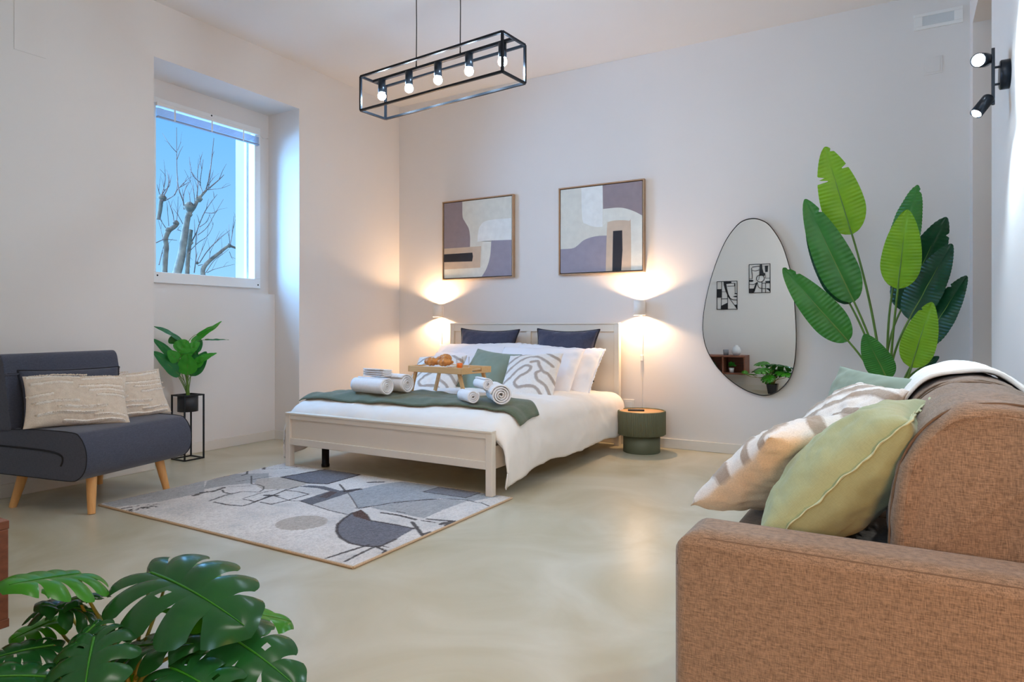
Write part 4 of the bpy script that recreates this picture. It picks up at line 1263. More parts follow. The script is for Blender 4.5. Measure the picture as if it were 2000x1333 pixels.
sp2 = [
    (lp(470, 225, 0.02), lp(678, 116, -0.02), 0.075, (0.6, -0.5, -0.7), 'leaf_small', dict(K, droop=0.22)),
    (lp(430, 290, 0.0), lp(618, 176, 0.03), 0.055, (0.5, -0.5, 0.8), 'leaf_small', K),
    (lp(540, 268, 0.06), lp(738, 268, 0.10), 0.035, (0.3, -0.2, 1), 'leaf_smalld', dict(K, droop=0.05)),
    (lp(455, 455, 0.05), lp(640, 374, 0.09), 0.07, (0.5, -0.5, 0.8), 'leaf_small', dict(K, droop=0.2)),
    (lp(425, 565, 0.0), lp(555, 362, 0.0), 0.115, n0, 'leaf_smalld', K),
    (lp(402, 555, 0.06), lp(398, 380, 0.10), 0.135, n0, 'leaf_small', dict(K, droop=0.06)),
    (lp(330, 405, 0.03), lp(482, 298, 0.02), 0.10, n0, 'leaf_small', K),
    (lp(330, 375, 0.05), lp(395, 268, 0.08), 0.13, n0, 'leaf_small', dict(K, droop=0.05)),
    (lp(365, 285, -0.02), lp(128, 158, 0.0), 0.065, (0.6, -0.4, 0.8), 'leaf_smalld', dict(K, droop=0.18)),
    (lp(335, 462, 0.02), lp(118, 258, 0.03), 0.075, (0.7, -0.5, 0.6), 'leaf_smalld', dict(K, droop=0.12)),
    (lp(340, 562, 0.03), lp(120, 360, 0.05), 0.10, (0.75, -0.5, 0.5), 'leaf_smalld', dict(K, droop=0.15)),
    (lp(440, 380, -0.03), lp(512, 262, -0.05), 0.085, n0, 'leaf_smalld', K),
    (lp(450, 490, 0.04), lp(545, 395, 0.10), 0.075, n0, 'leaf_small', K),
    (lp(400, 360, 0.05), lp(500, 285, 0.09), 0.075, n0, 'leaf_small', K),
    (lp(300, 300, -0.03), lp(270, 235, -0.04), 0.075, n0, 'leaf_smalld', K),
    (lp(325, 440, 0.05), lp(240, 355, 0.09), 0.085, n0, 'leaf_small', K),
    (lp(415, 440, 0.0), lp(470, 330, 0.02), 0.09, n0, 'leaf_smalld', K),
]
leafset(pp, Vector((PX, PY, 0.46)), sp2, 0.0022, 'stem')

# ---------------------------------------------------------------- monstera
def monstera(L, W, n=6, seed=0, droop=0.35, side=0.9):
    """heart shaped split leaf: each half is a fan of lobes joined near the midrib"""
    rng = random.Random(seed)
    mb_v, mb_f = [], []
    def zf(x, y):
        t = x / L
        return -droop * L * 0.5 * t * abs(t) - side * y * y / W * 0.9 + 0.20 * abs(y)
    PH = [(0, 0.90), (20, 0.84), (45, 0.74), (70, 0.66), (95, 0.60), (120, 0.54), (145, 0.44), (165, 0.30), (180, 0.14)]
    def edge(t):
        ph = 172 * (1 - t)
        for (a, ra), (b_, rb) in zip(PH[:-1], PH[1:]):
            if a <= ph <= b_:
                k = (ph - a) / (b_ - a)
                r = ra + (rb - ra) * (k * k * (3 - 2 * k) * 0.5 + k * 0.5)
                break
        x = 0.10 * L + r * L * math.cos(R_(ph))
        y = r * math.sin(R_(ph)) * W * 0.80
        return x, y
    for s in (1, -1):
        cuts = [0.0] + [c + rng.uniform(-0.015, 0.015) for c in (0.28, 0.47, 0.65, 0.82)] + [1.0]
        for q in range(len(cuts) - 1):
            t0, t1 = cuts[q], cuts[q + 1]
            r0 = rng.uniform(0.42, 0.58); gm = rng.uniform(0.08, 0.14)
            nc, nr = 10, 16
            k = len(mb_v)
            for i in range(nr + 1):
                r = i / nr
                g = gm * max(0.0, (r - r0) / (1 - r0)) ** 0.6 * (t1 - t0) if r > r0 else 0.0
                ga = g if q > 0 else 0.0
                gb = g if q < len(cuts) - 2 else 0.0
                for j in range(nc + 1):
                    c = j / nc
                    t = (t0 + ga) + (t1 - gb - t0 - ga) * c
                    ex, ey = edge(t)
                    rr = r * (1 - 0.16 * abs(2 * c - 1) ** 3 * (1 if 0 < q < len(cuts) - 2 else 0.4))
                    mx = L * (0.02 + 0.90 * t ** 1.45)
                    x = mx + (ex - mx) * rr
                    y = ey * rr
                    x += 0.10 * L * rr * rr * math.sin(math.pi * t) * 0.5
                    cup = 0.035 * W * (1 - (2 * c - 1) ** 2) * rr
                    mb_v.append(Vector((x, s * y, zf(x, y) + cup - 0.10 * W * rr ** 3 * rng.uniform(0.98, 1.02))))
            hole = rng.random() < 0.35 and 0 < q < len(cuts) - 2
            for i in range(nr):
                for j in range(nc):
                    if hole and 3 <= i <= 5 and 3 <= j <= 4:
                        continue
                    f = (k + i * (nc + 1) + j, k + i * (nc + 1) + j + 1, k + (i + 1) * (nc + 1) + j + 1, k + (i + 1) * (nc + 1) + j)
                    mb_f.append(f if s > 0 else f[::-1])
    mid = [Vector((L * (-0.0 + 0.96 * i / 14), 0, zf(L * (0.96 * i / 14), 0) + 0.001)) for i in range(15)]
    return mb_v, mb_f, mid
mo = thing('monstera_plant', 'glossy dark green monstera in a black tapered pot in the near left corner', 'plant', (-1.57, 0.89, 0))
ML = Vector((-1.57, 0.89, 0.13))
ms = [  # attach px, depth; tip px, depth; width; normal; material; droop
    ((152, 1122), 1.62, (16, 1136), 1.46, 0.24, (-0.05, 0.50, 0.86), 'monl', 0.10),
    ((296, 1120), 1.62, (466, 1176), 1.44, 0.29, (0.12, -0.30, 0.95), 'mon', 0.40),
    ((180, 1196), 1.64, (82, 1172), 1.56, 0.20, (0.0, -0.25, 0.97), 'mon', 0.2),
    ((408, 1226), 1.54, (566, 1286), 1.40, 0.19, (0.1, -0.30, 0.95), 'mon', 0.6),
    ((256, 1266), 1.56, (372, 1242), 1.46, 0.18, (-0.05, -0.25, 0.97), 'mon', 0.2),
    ((186, 1222), 1.50, (104, 1296), 1.42, 0.15, (-0.2, -0.65, 0.75), 'mon', 0.15),
    ((116, 1326), 1.40, (-40, 1306), 1.32, 0.20, (0.0, -0.30, 0.95), 'mon', 0.3),
    ((334, 1306), 1.44, (446, 1344), 1.32, 0.19, (0.0, -0.30, 0.95), 'mon', 0.5),
    ((108, 1212), 1.68, (20, 1244), 1.60, 0.14, (0.0, -0.3, 0.95), 'monl', 0.2),
    ((192, 1282), 1.62, (246, 1350), 1.54, 0.13, (0.1, -0.8, 0.6), 'monl', 0.2),
    ((104, 1262), 1.52, (-26, 1276), 1.44, 0.16, (0.0, -0.35, 0.93), 'mon', 0.3),
    ((128, 1168), 1.78, (90, 1150), 1.74, 0.10, (0.2, 0.2, 0.9), 'monl', 0.2),
]
fr = []
for (a, da, t_, dt, W, nh, m_, dr) in ms:
    fr.append((at(a[0], a[1], da), at(t_[0], t_[1], dt), W, nh, m_, dr))
for (A, T, W, nh, m_, dr) in ((Vector((-1.62, 1.02, 0.36)), Vector((-1.72, 1.22, 0.34)), 0.2, (0, 0.4, 0.9), 'monl', 0.3), (Vector((-1.45, 1.0, 0.32)), Vector((-1.30, 1.15, 0.30)), 0.2, (0.2, 0.3, 0.9), 'monl', 0.3),
                              (Vector((-1.50, 0.78, 0.33)), Vector((-1.36, 0.68, 0.29)), 0.18, (0.1, -0.3, 0.9), 'mon', 0.3), (Vector((-1.72, 0.86, 0.34)), Vector((-1.86, 0.84, 0.31)), 0.18, (-0.2, 0, 0.9), 'mon', 0.3), (Vector((-1.60, 1.05, 0.27)), Vector((-1.55, 1.22, 0.22)), 0.18, (0, 0.5, 0.8), 'monl', 0.3)):
    fr.append((A, T, W, nh, m_, dr))
for k, (A, T, W, nh, m_, dr) in enumerate(fr):
    L = (T - A).length * 1.02
    vs, fs, mid = monstera(L, W, seed=k, droop=dr, side=0.8)
    pv = place(vs, A, T, nh)
    o = MB().add([p - mo.location for p in pv], fs, True).build('leaf', M[m_], mo)
    MB().tube([p - mo.location for p in place(mid, A, T, nh)], [0.0028 * (1 - i / 16) + 0.0005 for i in range(15)], 6).build('midrib', M['monl'], o)
    S = ML + Vector((0.02 * math.cos(k * 2.1), 0.02 * math.sin(k * 2.1), -0.01))
    d = A - S
    c1 = S + Vector((d.x * 0.1, d.y * 0.1, d.length * 0.45)); c2 = A - Vector((d.x * 0.25, d.y * 0.25, d.length * 0.30))
    MB().tube([p - mo.location for p in bez(S, c1, c2, A, 16)], [0.0052 - 0.0018 * i / 16 for i in range(17)], 8).build('stem', M['stemd'], mo)
b = MB()
v0 = [Vector((sx * 0.052, sy * 0.052, 0)) for sx, sy in ((-1, -1), (1, -1), (1, 1), (-1, 1))]
v1 = [Vector((sx * 0.072, sy * 0.072, 0.137)) for sx, sy in ((-1, -1), (1, -1), (1, 1), (-1, 1))]
v2 = [Vector((sx * 0.066, sy * 0.066, 0.137)) for sx, sy in ((-1, -1), (1, -1), (1, 1), (-1, 1))]
v3 = [Vector((sx * 0.063, sy * 0.063, 0.118)) for sx, sy in ((-1, -1), (1, -1), (1, 1), (-1, 1))]
b.add(v0 + v1 + v2 + v3, [(3, 2, 1, 0), (12, 13, 14, 15)] + [(a + i, a + (i + 1) % 4, a + 4 + (i + 1) % 4, a + 4 + i) for a in (0, 4, 8) for i in range(4)])
b.build('pot', M['pot'], mo, bevel=0.003)
MB().box(-0.062, 0.062, -0.062, 0.062, 0.112, 0.120).build('soil', M['soil'], mo)

# ---------------------------------------------------------------- shelf with its things (seen in the mirror and at the left edge)
sh = thing('wall_shelf', 'walnut brown open cubby shelf hung on the wall reflected in the mirror', 'shelf', (-2.6, YW, 0.24))
x0, x1, D, H, t_ = -0.65, 0.65, 0.31, 0.27, 0.022
sb_ = lambda nm, *q: MB().box(*q).build(nm, M['walnut'], sh, bevel=0.002)
sb_('top_board', x0, x1, 0, D, H - t_, H); sb_('bottom_board', x0, x1, 0, D, 0, t_); sb_('back_board', x0 + t_, x1 - t_, 0.001, 0.012, t_, H - t_)
for x in (x0, -0.325 + 0.0, 0.0, 0.325 - 0.0, x1 - t_):
    sb_('side_panel' if x in (x0, x1 - t_) else 'divider', x, x + t_, 0.0, D - 0.002, t_, H - t_)
def succulent(c, label, seed):
    s = thing('potted_succulent', label, 'plant', c, 0, 'small potted plants in the shelf cubbies')
    MB().lathe([(0, 0), (0.030, 0), (0.038, 0.065), (0.034, 0.065), (0.032, 0.055), (0, 0.055)], n=24).build('pot', M['potwhite'], s)
    rng = random.Random(seed); b = MB()
    for i in range(60):
        a = rng.uniform(0, 6.28); e = rng.uniform(0.2, 1.5)
        d = Vector((math.cos(a) * math.cos(e), math.sin(a) * math.cos(e), math.sin(e)))
        c0 = Vector((0, 0, 0.085)) + d * rng.uniform(0.01, 0.045)
        vs, fs = blade(0.035, 0.020, nseg=6, nw=2, ripple=0)
        b.add(place(vs, c0, c0 + d, (rng.uniform(-1, 1), rng.uniform(-1, 1), 1)), fs, True)
    b.build('foliage', M['leaf_small'], s)
    MB().tube([(0, 0, 0.05), (0, 0, 0.1)], 0.004, 6).build('stem', M['stem'], s)
succulent((-2.165, 0.69, 0.262), 'small green plant in a white pot in the right shelf cubby', 1)
succulent((-2.44, 0.69, 0.262), 'small green plant in the next shelf cubby, cut by the mirror rim', 2)
o = MB().lathe([(0, 0), (0.036, 0), (0.040, 0.08), (0.036, 0.08), (0.033, 0.008), (0, 0.008)], n=28).build('cup', M['greycup']); o.location = (-2.25, 0.66, 0.51)
tag(o, 'grey cylinder cup on top of the walnut shelf', 'cup')
o = MB().lathe([(0, 0), (0.035, 0), (0.062, 0.03), (0.066, 0.07), (0.050, 0.115), (0.024, 0.135), (0.026, 0.15), (0.021, 0.15), (0.019, 0.135), (0, 0.13)], n=32).build('round_vase', M['cabinet']); o.location = (-2.10, 0.67, 0.51)
tag(o, 'round white vase on top of the walnut shelf beside the grey cup', 'vase')

# metal line art on the facing wall
def lineart(x0, x1, z0, z1, box, polys, lines, label):
    t = thing('metal_wall_art', label, 'wall art', ((x0 + x1) / 2, YW, (z0 + z1) / 2), 0, 'black metal line art panels')
    bx0, bx1, by0, by1 = box
    def cv(x, y):
        return Vector(((x - bx0) / (bx1 - bx0) * (x1 - x0) - (x1 - x0) / 2, 0, (z1 - z0) / 2 - (y - by0) / (by1 - by0) * (z1 - z0)))
    b = MB()
    o_ = Vector((0, 0.006, 0))
    for p in polys:
        b.prism([cv(*q) + o_ for q in p], (0, 1, 0), 0.004)
    fr_ = [(bx0, by0), (bx1, by0), (bx1, by1), (bx0, by1), (bx0, by0)]
    for ln, wd in [(fr_, 0.0045)] + lines:
        for a, c in zip(ln[:-1], ln[1:]):
            A, C_ = cv(*a), cv(*c)
            d = (C_ - A)
            if d.length < 1e-5: continue
            d.normalize(); nrm = Vector((-d.z, 0, d.x)) * wd
            e = d * wd * 0.6
            b.prism([A - nrm - e + o_, C_ - nrm + e + o_, C_ + nrm + e + o_, A + nrm - e + o_], (0, 1, 0), 0.004)
    b.build('cut_panel', M['black'], t)
    b = MB()
    for (x, y) in ((bx0, by0), (bx1, by1), (bx0, by1), (bx1, by0)):
        q = cv(x, y)
        b.box(q.x - 0.003, q.x + 0.003, 0, 0.007, q.z - 0.003, q.z + 0.003)
    b.build('standoff', M['black'], t)
lineart(-2.413, -2.12, 1.184, 1.599, (225, 858, 292, 1140),
        [[(225, 520), (375, 520), (375, 780), (225, 780)], [(435, 292), (680, 292), (680, 355), (520, 370), (545, 520), (590, 690), (640, 780), (560, 720), (500, 600), (440, 400)], [(355, 1030), (555, 940), (555, 1140), (355, 1140)], [(755, 1010), (858, 1000), (858, 1130)], [(720, 752), (800, 735), (858, 742), (858, 775), (800, 778)], [(780, 655), (858, 655), (858, 685), (780, 685)], [(770, 355), (800, 355), (800, 445), (770, 445)]],
        [([(375, 292), (370, 780), (355, 1140)], .004), ([(375, 600), (520, 605)], .003), ([(355, 818), (560, 818)], .004), ([(560, 720), (560, 1140)], .004), (smooth([(560, 700), (640, 800), (720, 850), (858, 862)], 5), .005), ([(570, 740), (850, 1120)], .004), ([(550, 440), (790, 440)], .003), ([(680, 355), (800, 355)], .003), ([(792, 400), (800, 680)], .003)],
        'black metal line art panel of a face in profile, lower left in the mirror')
lineart(-1.95, -1.66, 1.42, 1.833, (255, 920, 240, 1118),
        [[(600, 240), (665, 240), (680, 380), (720, 510), (765, 520), (765, 595), (580, 595), (590, 420)], [(755, 300), (855, 300), (845, 485), (765, 485)], [(265, 712), (360, 715), (405, 745), (360, 775), (265, 772)], [(770, 765), (920, 765), (920, 830), (780, 830)], [(265, 985), (420, 985), (400, 1118), (265, 1118)], [(780, 1000), (860, 985), (920, 1010), (920, 1100), (860, 1040)], [(470, 810), (530, 790), (420, 1100), (380, 1050)]],
        [([(360, 320), (600, 300)], .005), ([(600, 300), (900, 295)], .002), (smooth([(335, 350), (340, 470), (355, 560), (355, 680)], 4), .004), ([(265, 680), (360, 680)], .003), (smooth([(360, 425), (470, 440), (580, 415)], 4), .004), (arc(615, 680, 125, 110, 0, 360, 24), .004), ([(580, 600), (560, 730)], .003), (smooth([(265, 850), (400, 855), (510, 800)], 4), .004), (smooth([(520, 800), (550, 930), (620, 985), (780, 1000)], 5), .004), ([(665, 780), (660, 1118)], .005), ([(780, 830), (775, 1118)], .004), ([(780, 600), (780, 680), (920, 680)], .003), ([(665, 830), (780, 830)], .003)],
        'black metal line art panel with circle and bars, upper right in the mirror')

# ---------------------------------------------------------------- linear cage pendant
pe = thing('cage_pendant_light', 'long rectangular black cage pendant with five glowing bulbs hanging over the bed foot', 'pendant light', (-2.21, 2.957, 2.26), R_(-5))
L2, W2, H2, r_ = 0.512, 0.0985, 0.197, 0.006
for z, nm in ((0, 'lower_frame'), (H2, 'upper_frame')):
    b = MB()
    for s in (-1, 1):
        b.box(-L2, L2, s * W2 - r_, s * W2 + r_, z - r_, z + r_).box(s * L2 - r_, s * L2 + r_, -W2, W2, z - r_, z + r_)
    b.build(nm, M['cage'], pe)
for sx in (-1, 1):
    for sy in (-1, 1):
        MB().box(sx * L2 - r_, sx * L2 + r_, sy * W2 - r_, sy * W2 + r_, 0, H2).build('upright', M['cage'], pe)
MB().box(-L2, L2, -0.010, 0.010, H2 - 0.008, H2 + 0.006).build('lamp_bar', M['cage'], pe)
for i in range(5):
    x = -0.44 + 0.22 * i
    s = MB().lathe([(0, H2 - 0.006), (0.0215, H2 - 0.006), (0.0215, H2 - 0.082), (0.019, H2 - 0.082), (0.019, H2 - 0.07), (0, H2 - 0.07)], c=(x, 0, 0), n=28).build('socket', M['cage'], pe)
    pr_ = [(0, H2 - 0.070), (0.012, H2 - 0.074), (0.014, H2 - 0.080)] + [(0.0235 * math.sin(a), H2 - 0.101 + 0.0235 * math.cos(a)) for a in np.linspace(0.8, math.pi, 12)]
    MB().lathe(pr_, c=(x, 0, 0), n=24).build('bulb', M['bulb'], s)
for x in (-0.163, 0.159):
    MB().tube([(x, 0, H2 + 0.004), (x, 0, H2 + 0.03), (x + 0.002, 0, H2 + 0.25), (x - 0.002, 0, H2 + 0.55), (x, 0, ZC - 2.26 - 0.02)], [0.005, 0.003, 0.0026, 0.0026, 0.0026], 8).build('suspension_cord', M['cord'], pe)
MB().box(-0.26, 0.26, -0.025, 0.025, ZC - 2.26 - 0.028, ZC - 2.26).build('ceiling_canopy', M['cage'], pe, bevel=0.003)

# ---------------------------------------------------------------- twin spotlight on the right wall
ws = thing('twin_wall_spotlight', 'black twin spotlight with two glowing heads on the right wall', 'wall lamp', (XR, 3.44, 2.052))
MB().lathe([(0, 0), (0.060, 0), (0.060, 0.030), (0.056, 0.034), (0, 0.034)], n=40, mtx=Matrix.Rotation(-math.pi / 2, 4, 'Y')).build('wall_plate', M['cage'], ws)
MB().box(-0.062, -0.050, -0.006, 0.006, -0.12, 0.118).build('bar', M['cage'], ws, bevel=0.001)
b = MB()
for z in (-0.036, 0.036):
    b.tube([(-0.034, 0, z), (-0.05, 0, z)], 0.005, 10)
b.build('connector', M['cage'], ws)
def spot_head(p0, p1, r, name='spot_head'):
    p0, p1 = Vector(p0), Vector(p1)
    q = (p1 - p0).to_track_quat('Z', 'Y').to_matrix().to_4x4()
    L = (p1 - p0).length
    h = MB().lathe([(0, 0), (r * 0.9, 0), (r, 0.006), (r, L), (r * 0.88, L), (r * 0.88, L - 0.012), (0, L - 0.012)], n=32, mtx=Matrix.Translation(p0) @ q).build(name, M['cage'], ws)
    MB().lathe([(0, L + 0.010), (r * 0.5, L + 0.006), (r * 0.86, L - 0.008), (0, L - 0.008)], n=32, mtx=Matrix.Translation(p0) @ q).build('glowing_lens', mat('lens_glow', (1, 1, 1), 0.4, emit=(0.85, 0.94, 1.0), estr=60.0, nscale=3, namt=0.001), h)
    d = (p1 - p0).normalized()
    c = Vector(ws.location) + p1 + d * 0.02
    light('spotlight_beam', 'SPOT', c, 26.0, (0.66, 0.84, 1.0), aim=c + d, spot_size=R_(150), spot_blend=0.5, shadow_soft_size=0.02)
    return h
spot_head((-0.080, 0.02, 0.080), (-0.112, -0.055, 0.060), 0.029)
spot_head((-0.070, 0.0, -0.088), (-0.118, -0.035, -0.158), 0.024)
MB().tube([(-0.056, 0, 0.076), (-0.085, 0.012, 0.078)], 0.005, 8).build('arm', M['cage'], ws)
MB().tube([(-0.056, 0, -0.086), (-0.074, 0, -0.088)], 0.005, 8).build('arm', M['cage'], ws)

# ---------------------------------------------------------------- sofa
so = thing('sofa', 'grey brown melange fabric two-seat sofa along the right wall', 'sofa', (0, 2.3, 0))
SX0, SX1, SY0, SY1 = -0.447, 0.365, 1.46, 3.15
AT = 0.55
def loft(name, prof, ys, inset, m_, parent, closed=True, dome=0.0):
    """prof: closed (x,z); rounded ends"""
    cx = sum(p[0] for p in prof) / len(prof); cz = sum(p[1] for p in prof) / len(prof)
    rows = []
    y0, y1 = ys
    for t in np.linspace(0, 1, 36):
        k = t * 2 - 1
        kk = math.copysign(1 - (1 - abs(k)) ** 1.8, k)
        y = (y0 + y1) / 2 + kk * (y1 - y0) / 2
        e = min(y - y0, y1 - y) / inset
        s = 1 - dome * (1 - math.sqrt(max(0, 1 - (1 - min(1, e)) ** 2)))
        rows.append([Vector((cx + (x - cx) * s, y, cz + (z - cz) * s)) for x, z in prof])
    mb = MB().grid(rows, closed=closed)
    mb.add(rows[0], [tuple(range(len(prof)))]).add(rows[-1], [tuple(range(len(prof)))])
    return fixn(rel(so, mb).build(name, m_, parent)), rows
def rrect(x0, x1, z0, z1, r, n=6):
    out = []
    for cx, cz, a0 in ((x1 - r, z1 - r, 0), (x0 + r, z1 - r, 90), (x0 + r, z0 + r, 180), (x1 - r, z0 + r, 270)):
        for i in range(n + 1):
            a = R_(a0 + 90 * i / n)
            out.append((cx + r * math.cos(a), cz + r * math.sin(a)))
    return out
for (y0, y1) in ((SY0, SY0 + 0.16), (SY1 - 0.16, SY1)):
    # arm: outline in x-z with rounded front top corner
    pr_ = []
    for i in range(9):
        a = R_(90 + 90 * i / 8)
        pr_.append((SX0 + 0.07 + 0.07 * math.cos(a), AT - 0.07 + 0.07 * math.sin(a)))
    pr_ += [(SX0, 0.30), (SX0, 0.04), (SX1, 0.04), (SX1, AT - 0.01), (SX1 - 0.01, AT)]
    pr2 = []
    for a, c in zip(pr_, pr_[1:] + pr_[:1]):
        nn = max(1, int(math.hypot(a[0] - c[0], a[1] - c[1]) / 0.05))
        pr2 += [(a[0] + (c[0] - a[0]) * i / nn, a[1] + (c[1] - a[1]) * i / nn) for i in range(nn)]
    rows = []
    w_ = y1 - y0
    for t in np.linspace(0, 1, 25):
        y = y0 + w_ * t
        e = min(t, 1 - t) * w_ / 0.045
        ins = 0.030 * (1 - math.sqrt(max(0, 1 - (1 - min(1, e)) ** 2)))
        rows.append([Vector((min(max(x, SX0 + ins), SX1 - ins * 0.3), y, min(z, AT - ins * (1.0)) if z > 0.1 else z)) for x, z in pr2])
    mb = MB().grid(rows, closed=True)
    mb.add(rows[0], [tuple(range(len(pr2)))]).add(rows[-1], [tuple(range(len(pr2)))])
    o = fixn(rel(so, mb).build('armrest', M['sofa'], so))
    yy = y0 + 0.010
    tp = [(SX0 + 0.078 + 0.065 * math.cos(R_(180 - 90 * i / 8)), yy, AT - 0.08 + 0.066 * math.sin(R_(180 - 90 * i / 8))) for i in range(9)] + [(SX1 - 0.02, yy, AT - 0.014)]
    rel(so, MB().tube(tp, 0.0028, 6)).build('arm_seam', mat('sofa_seam', srgb(104, 84, 66), 0.9, nscale=60, namt=0.1), o)
rel(so, MB().box(SX0 + 0.03, SX1, SY0 + 0.16, SY1 - 0.16, 0.05, 0.27)).build('base_frame', M['sofa'], so, bevel=0.02)
rel(so, MB().box(0.27, SX1, SY0 + 0.10, SY1 - 0.002, 0.20, 0.735)).build('back_frame', M['sofa'], so, bevel=0.03)
b = MB()
for x in (SX0 + 0.06, SX1 - 0.06):
    for y in (SY0 + 0.08, SY1 - 0.08):
        rel(so, MB().lathe([(0, 0.0), (0.018, 0), (0.024, 0.05), (0, 0.05)], c=(x, y, 0), n=20)).build('foot', M['black'], so)
ym = (SY0 + SY1) / 2
tx2 = bpy.data.textures.new('cushion_creases', 'CLOUDS'); tx2.noise_scale = 0.13; tx2.noise_depth = 2
for (y0, y1) in ((SY0 + 0.165, ym - 0.003), (ym + 0.003, SY1 - 0.165)):
    loft('seat_cushion', rrect(SX0 + 0.005, 0.26, 0.275, 0.425, 0.05), (y0, y1), 0.04, M['sofa'], so, dome=0.06)
for (y0, y1, dz) in ((SY0 + 0.175, 2.300, 0.0), (2.315, SY1 - 0.17, 0.0)):
    pc = smooth([(-0.025, 0.43), (-0.030, 0.55), (-0.015, 0.68), (0.02, 0.765 + dz), (0.08, 0.825 + dz), (0.16, 0.845 + dz), (0.24, 0.835 + dz), (0.30, 0.80 + dz), (0.315, 0.745), (0.262, 0.738), (0.255, 0.60), (0.25, 0.43)], 5)
    o, rows = loft('back_cushion', pc, (y0, y1), 0.07, M['sofa'], so, dome=0.16)
    dm = o.modifiers.new('creases', 'DISPLACE'); dm.texture = tx2; dm.strength = 0.03; dm.mid_level = 0.5; dm.texture_coords = 'LOCAL'
    for ri in (5, 30):
        cxx = sum(v.x for v in rows[ri]) / len(rows[ri]); czz = sum(v.z for v in rows[ri]) / len(rows[ri])
        ring_ = [Vector((cxx + (v.x - cxx) * 1.004, v.y, czz + (v.z - czz) * 1.004)) for v in rows[ri]]
        rel(so, MB().tube(ring_, 0.003, 6)).build('cushion_seam', bpy.data.materials['sofa_seam'], o)
# white blanket over the far back cushion
P = []
bl_prof = smooth([(-0.02, 0.70), (0.012, 0.775), (0.07, 0.838), (0.16, 0.862), (0.25, 0.850), (0.315, 0.80), (0.34, 0.762), (0.372, 0.752), (0.374, 0.70)], 6)
for y in np.linspace(2.44, 2.95, 26):
    P.append([Vector((x + 0.004 * math.sin(y * 40 + i * 0.3), y + 0.010 * math.sin(i * 0.35), z + 0.005 + 0.004 * math.sin(y * 55 + i * 0.5))) for i, (x, z) in enumerate(bl_prof)])
o = MB().grid(P).build('blanket', M['whiteblanket'], None, solid=0.010)
tag(o, 'white blanket folded over the far back cushion of the sofa', 'blanket')

sw2 = [smooth([(-1.0, 0.35), (-0.6, 0.55), (-0.3, 0.9), (-0.2, 1.0)]), smooth([(-1.0, -0.15), (-0.55, 0.05), (-0.2, 0.4), (0.1, 0.8), (0.3, 1.0)]),
       smooth([(-1.0, -0.65), (-0.5, -0.5), (0.0, -0.1), (0.3, 0.4), (0.6, 0.75), (1.0, 0.8)]), smooth([(-0.6, -1.0), (-0.2, -0.7), (0.3, -0.5), (0.55, -0.1), (0.75, 0.3), (1.0, 0.4)]),
       smooth([(0.1, -1.0), (0.5, -0.85), (0.8, -0.5), (1.0, -0.1)]), smooth([(0.5, -1), (0.9, -0.9)])]
BEI = srgb(226, 202, 172)
pt2 = curves_pat(sw2, 0.075, white=srgb(232, 226, 218), taupe=srgb(172, 156, 140), back=BEI)
SG = dict(cat='cushion')
cushion('tufted_cushion', M['squig'], 0.50, 0.47, 0.20, (-0.275, 2.14, 0.59), R_(-126), R_(54), R_(6), n=120, pat=pt2, seed=41, wr=0.006, group='white cushions with taupe bands on the sofa', label='banded white cushion whose plain beige back faces out, next to the green linen one', **SG)
cushion('tufted_cushion', M['squig'], 0.54, 0.48, 0.17, (-0.225, 2.60, 0.625), R_(-76), R_(46), R_(-3), n=120, pat=pt2, seed=43, wr=0.006, group='white cushions with taupe bands on the sofa', label='banded white cushion in the middle of the sofa, its tufted taupe front showing', **SG)
cushion('linen_cushion', M['linen_green'], 0.46, 0.48, 0.23, (-0.125, 1.90, 0.622), R_(-96), R_(42), R_(0), n=60, seed=45, wr=0.006, pinch=0.08, power=0.42, edge='flange', edgem=mat('linen_edge', srgb(186, 194, 158), 0.85, nscale=30, namt=0.05), label='washed green linen cushion with frayed edge, nearest on the sofa', **SG)
cushion('sage_cushion', M['sage'], 0.44, 0.44, 0.14, (-0.13, 2.87, 0.625), R_(-38), R_(26), R_(4), n=40, seed=47, wr=0.006, label='sage green cushion in the far corner of the sofa', **SG)

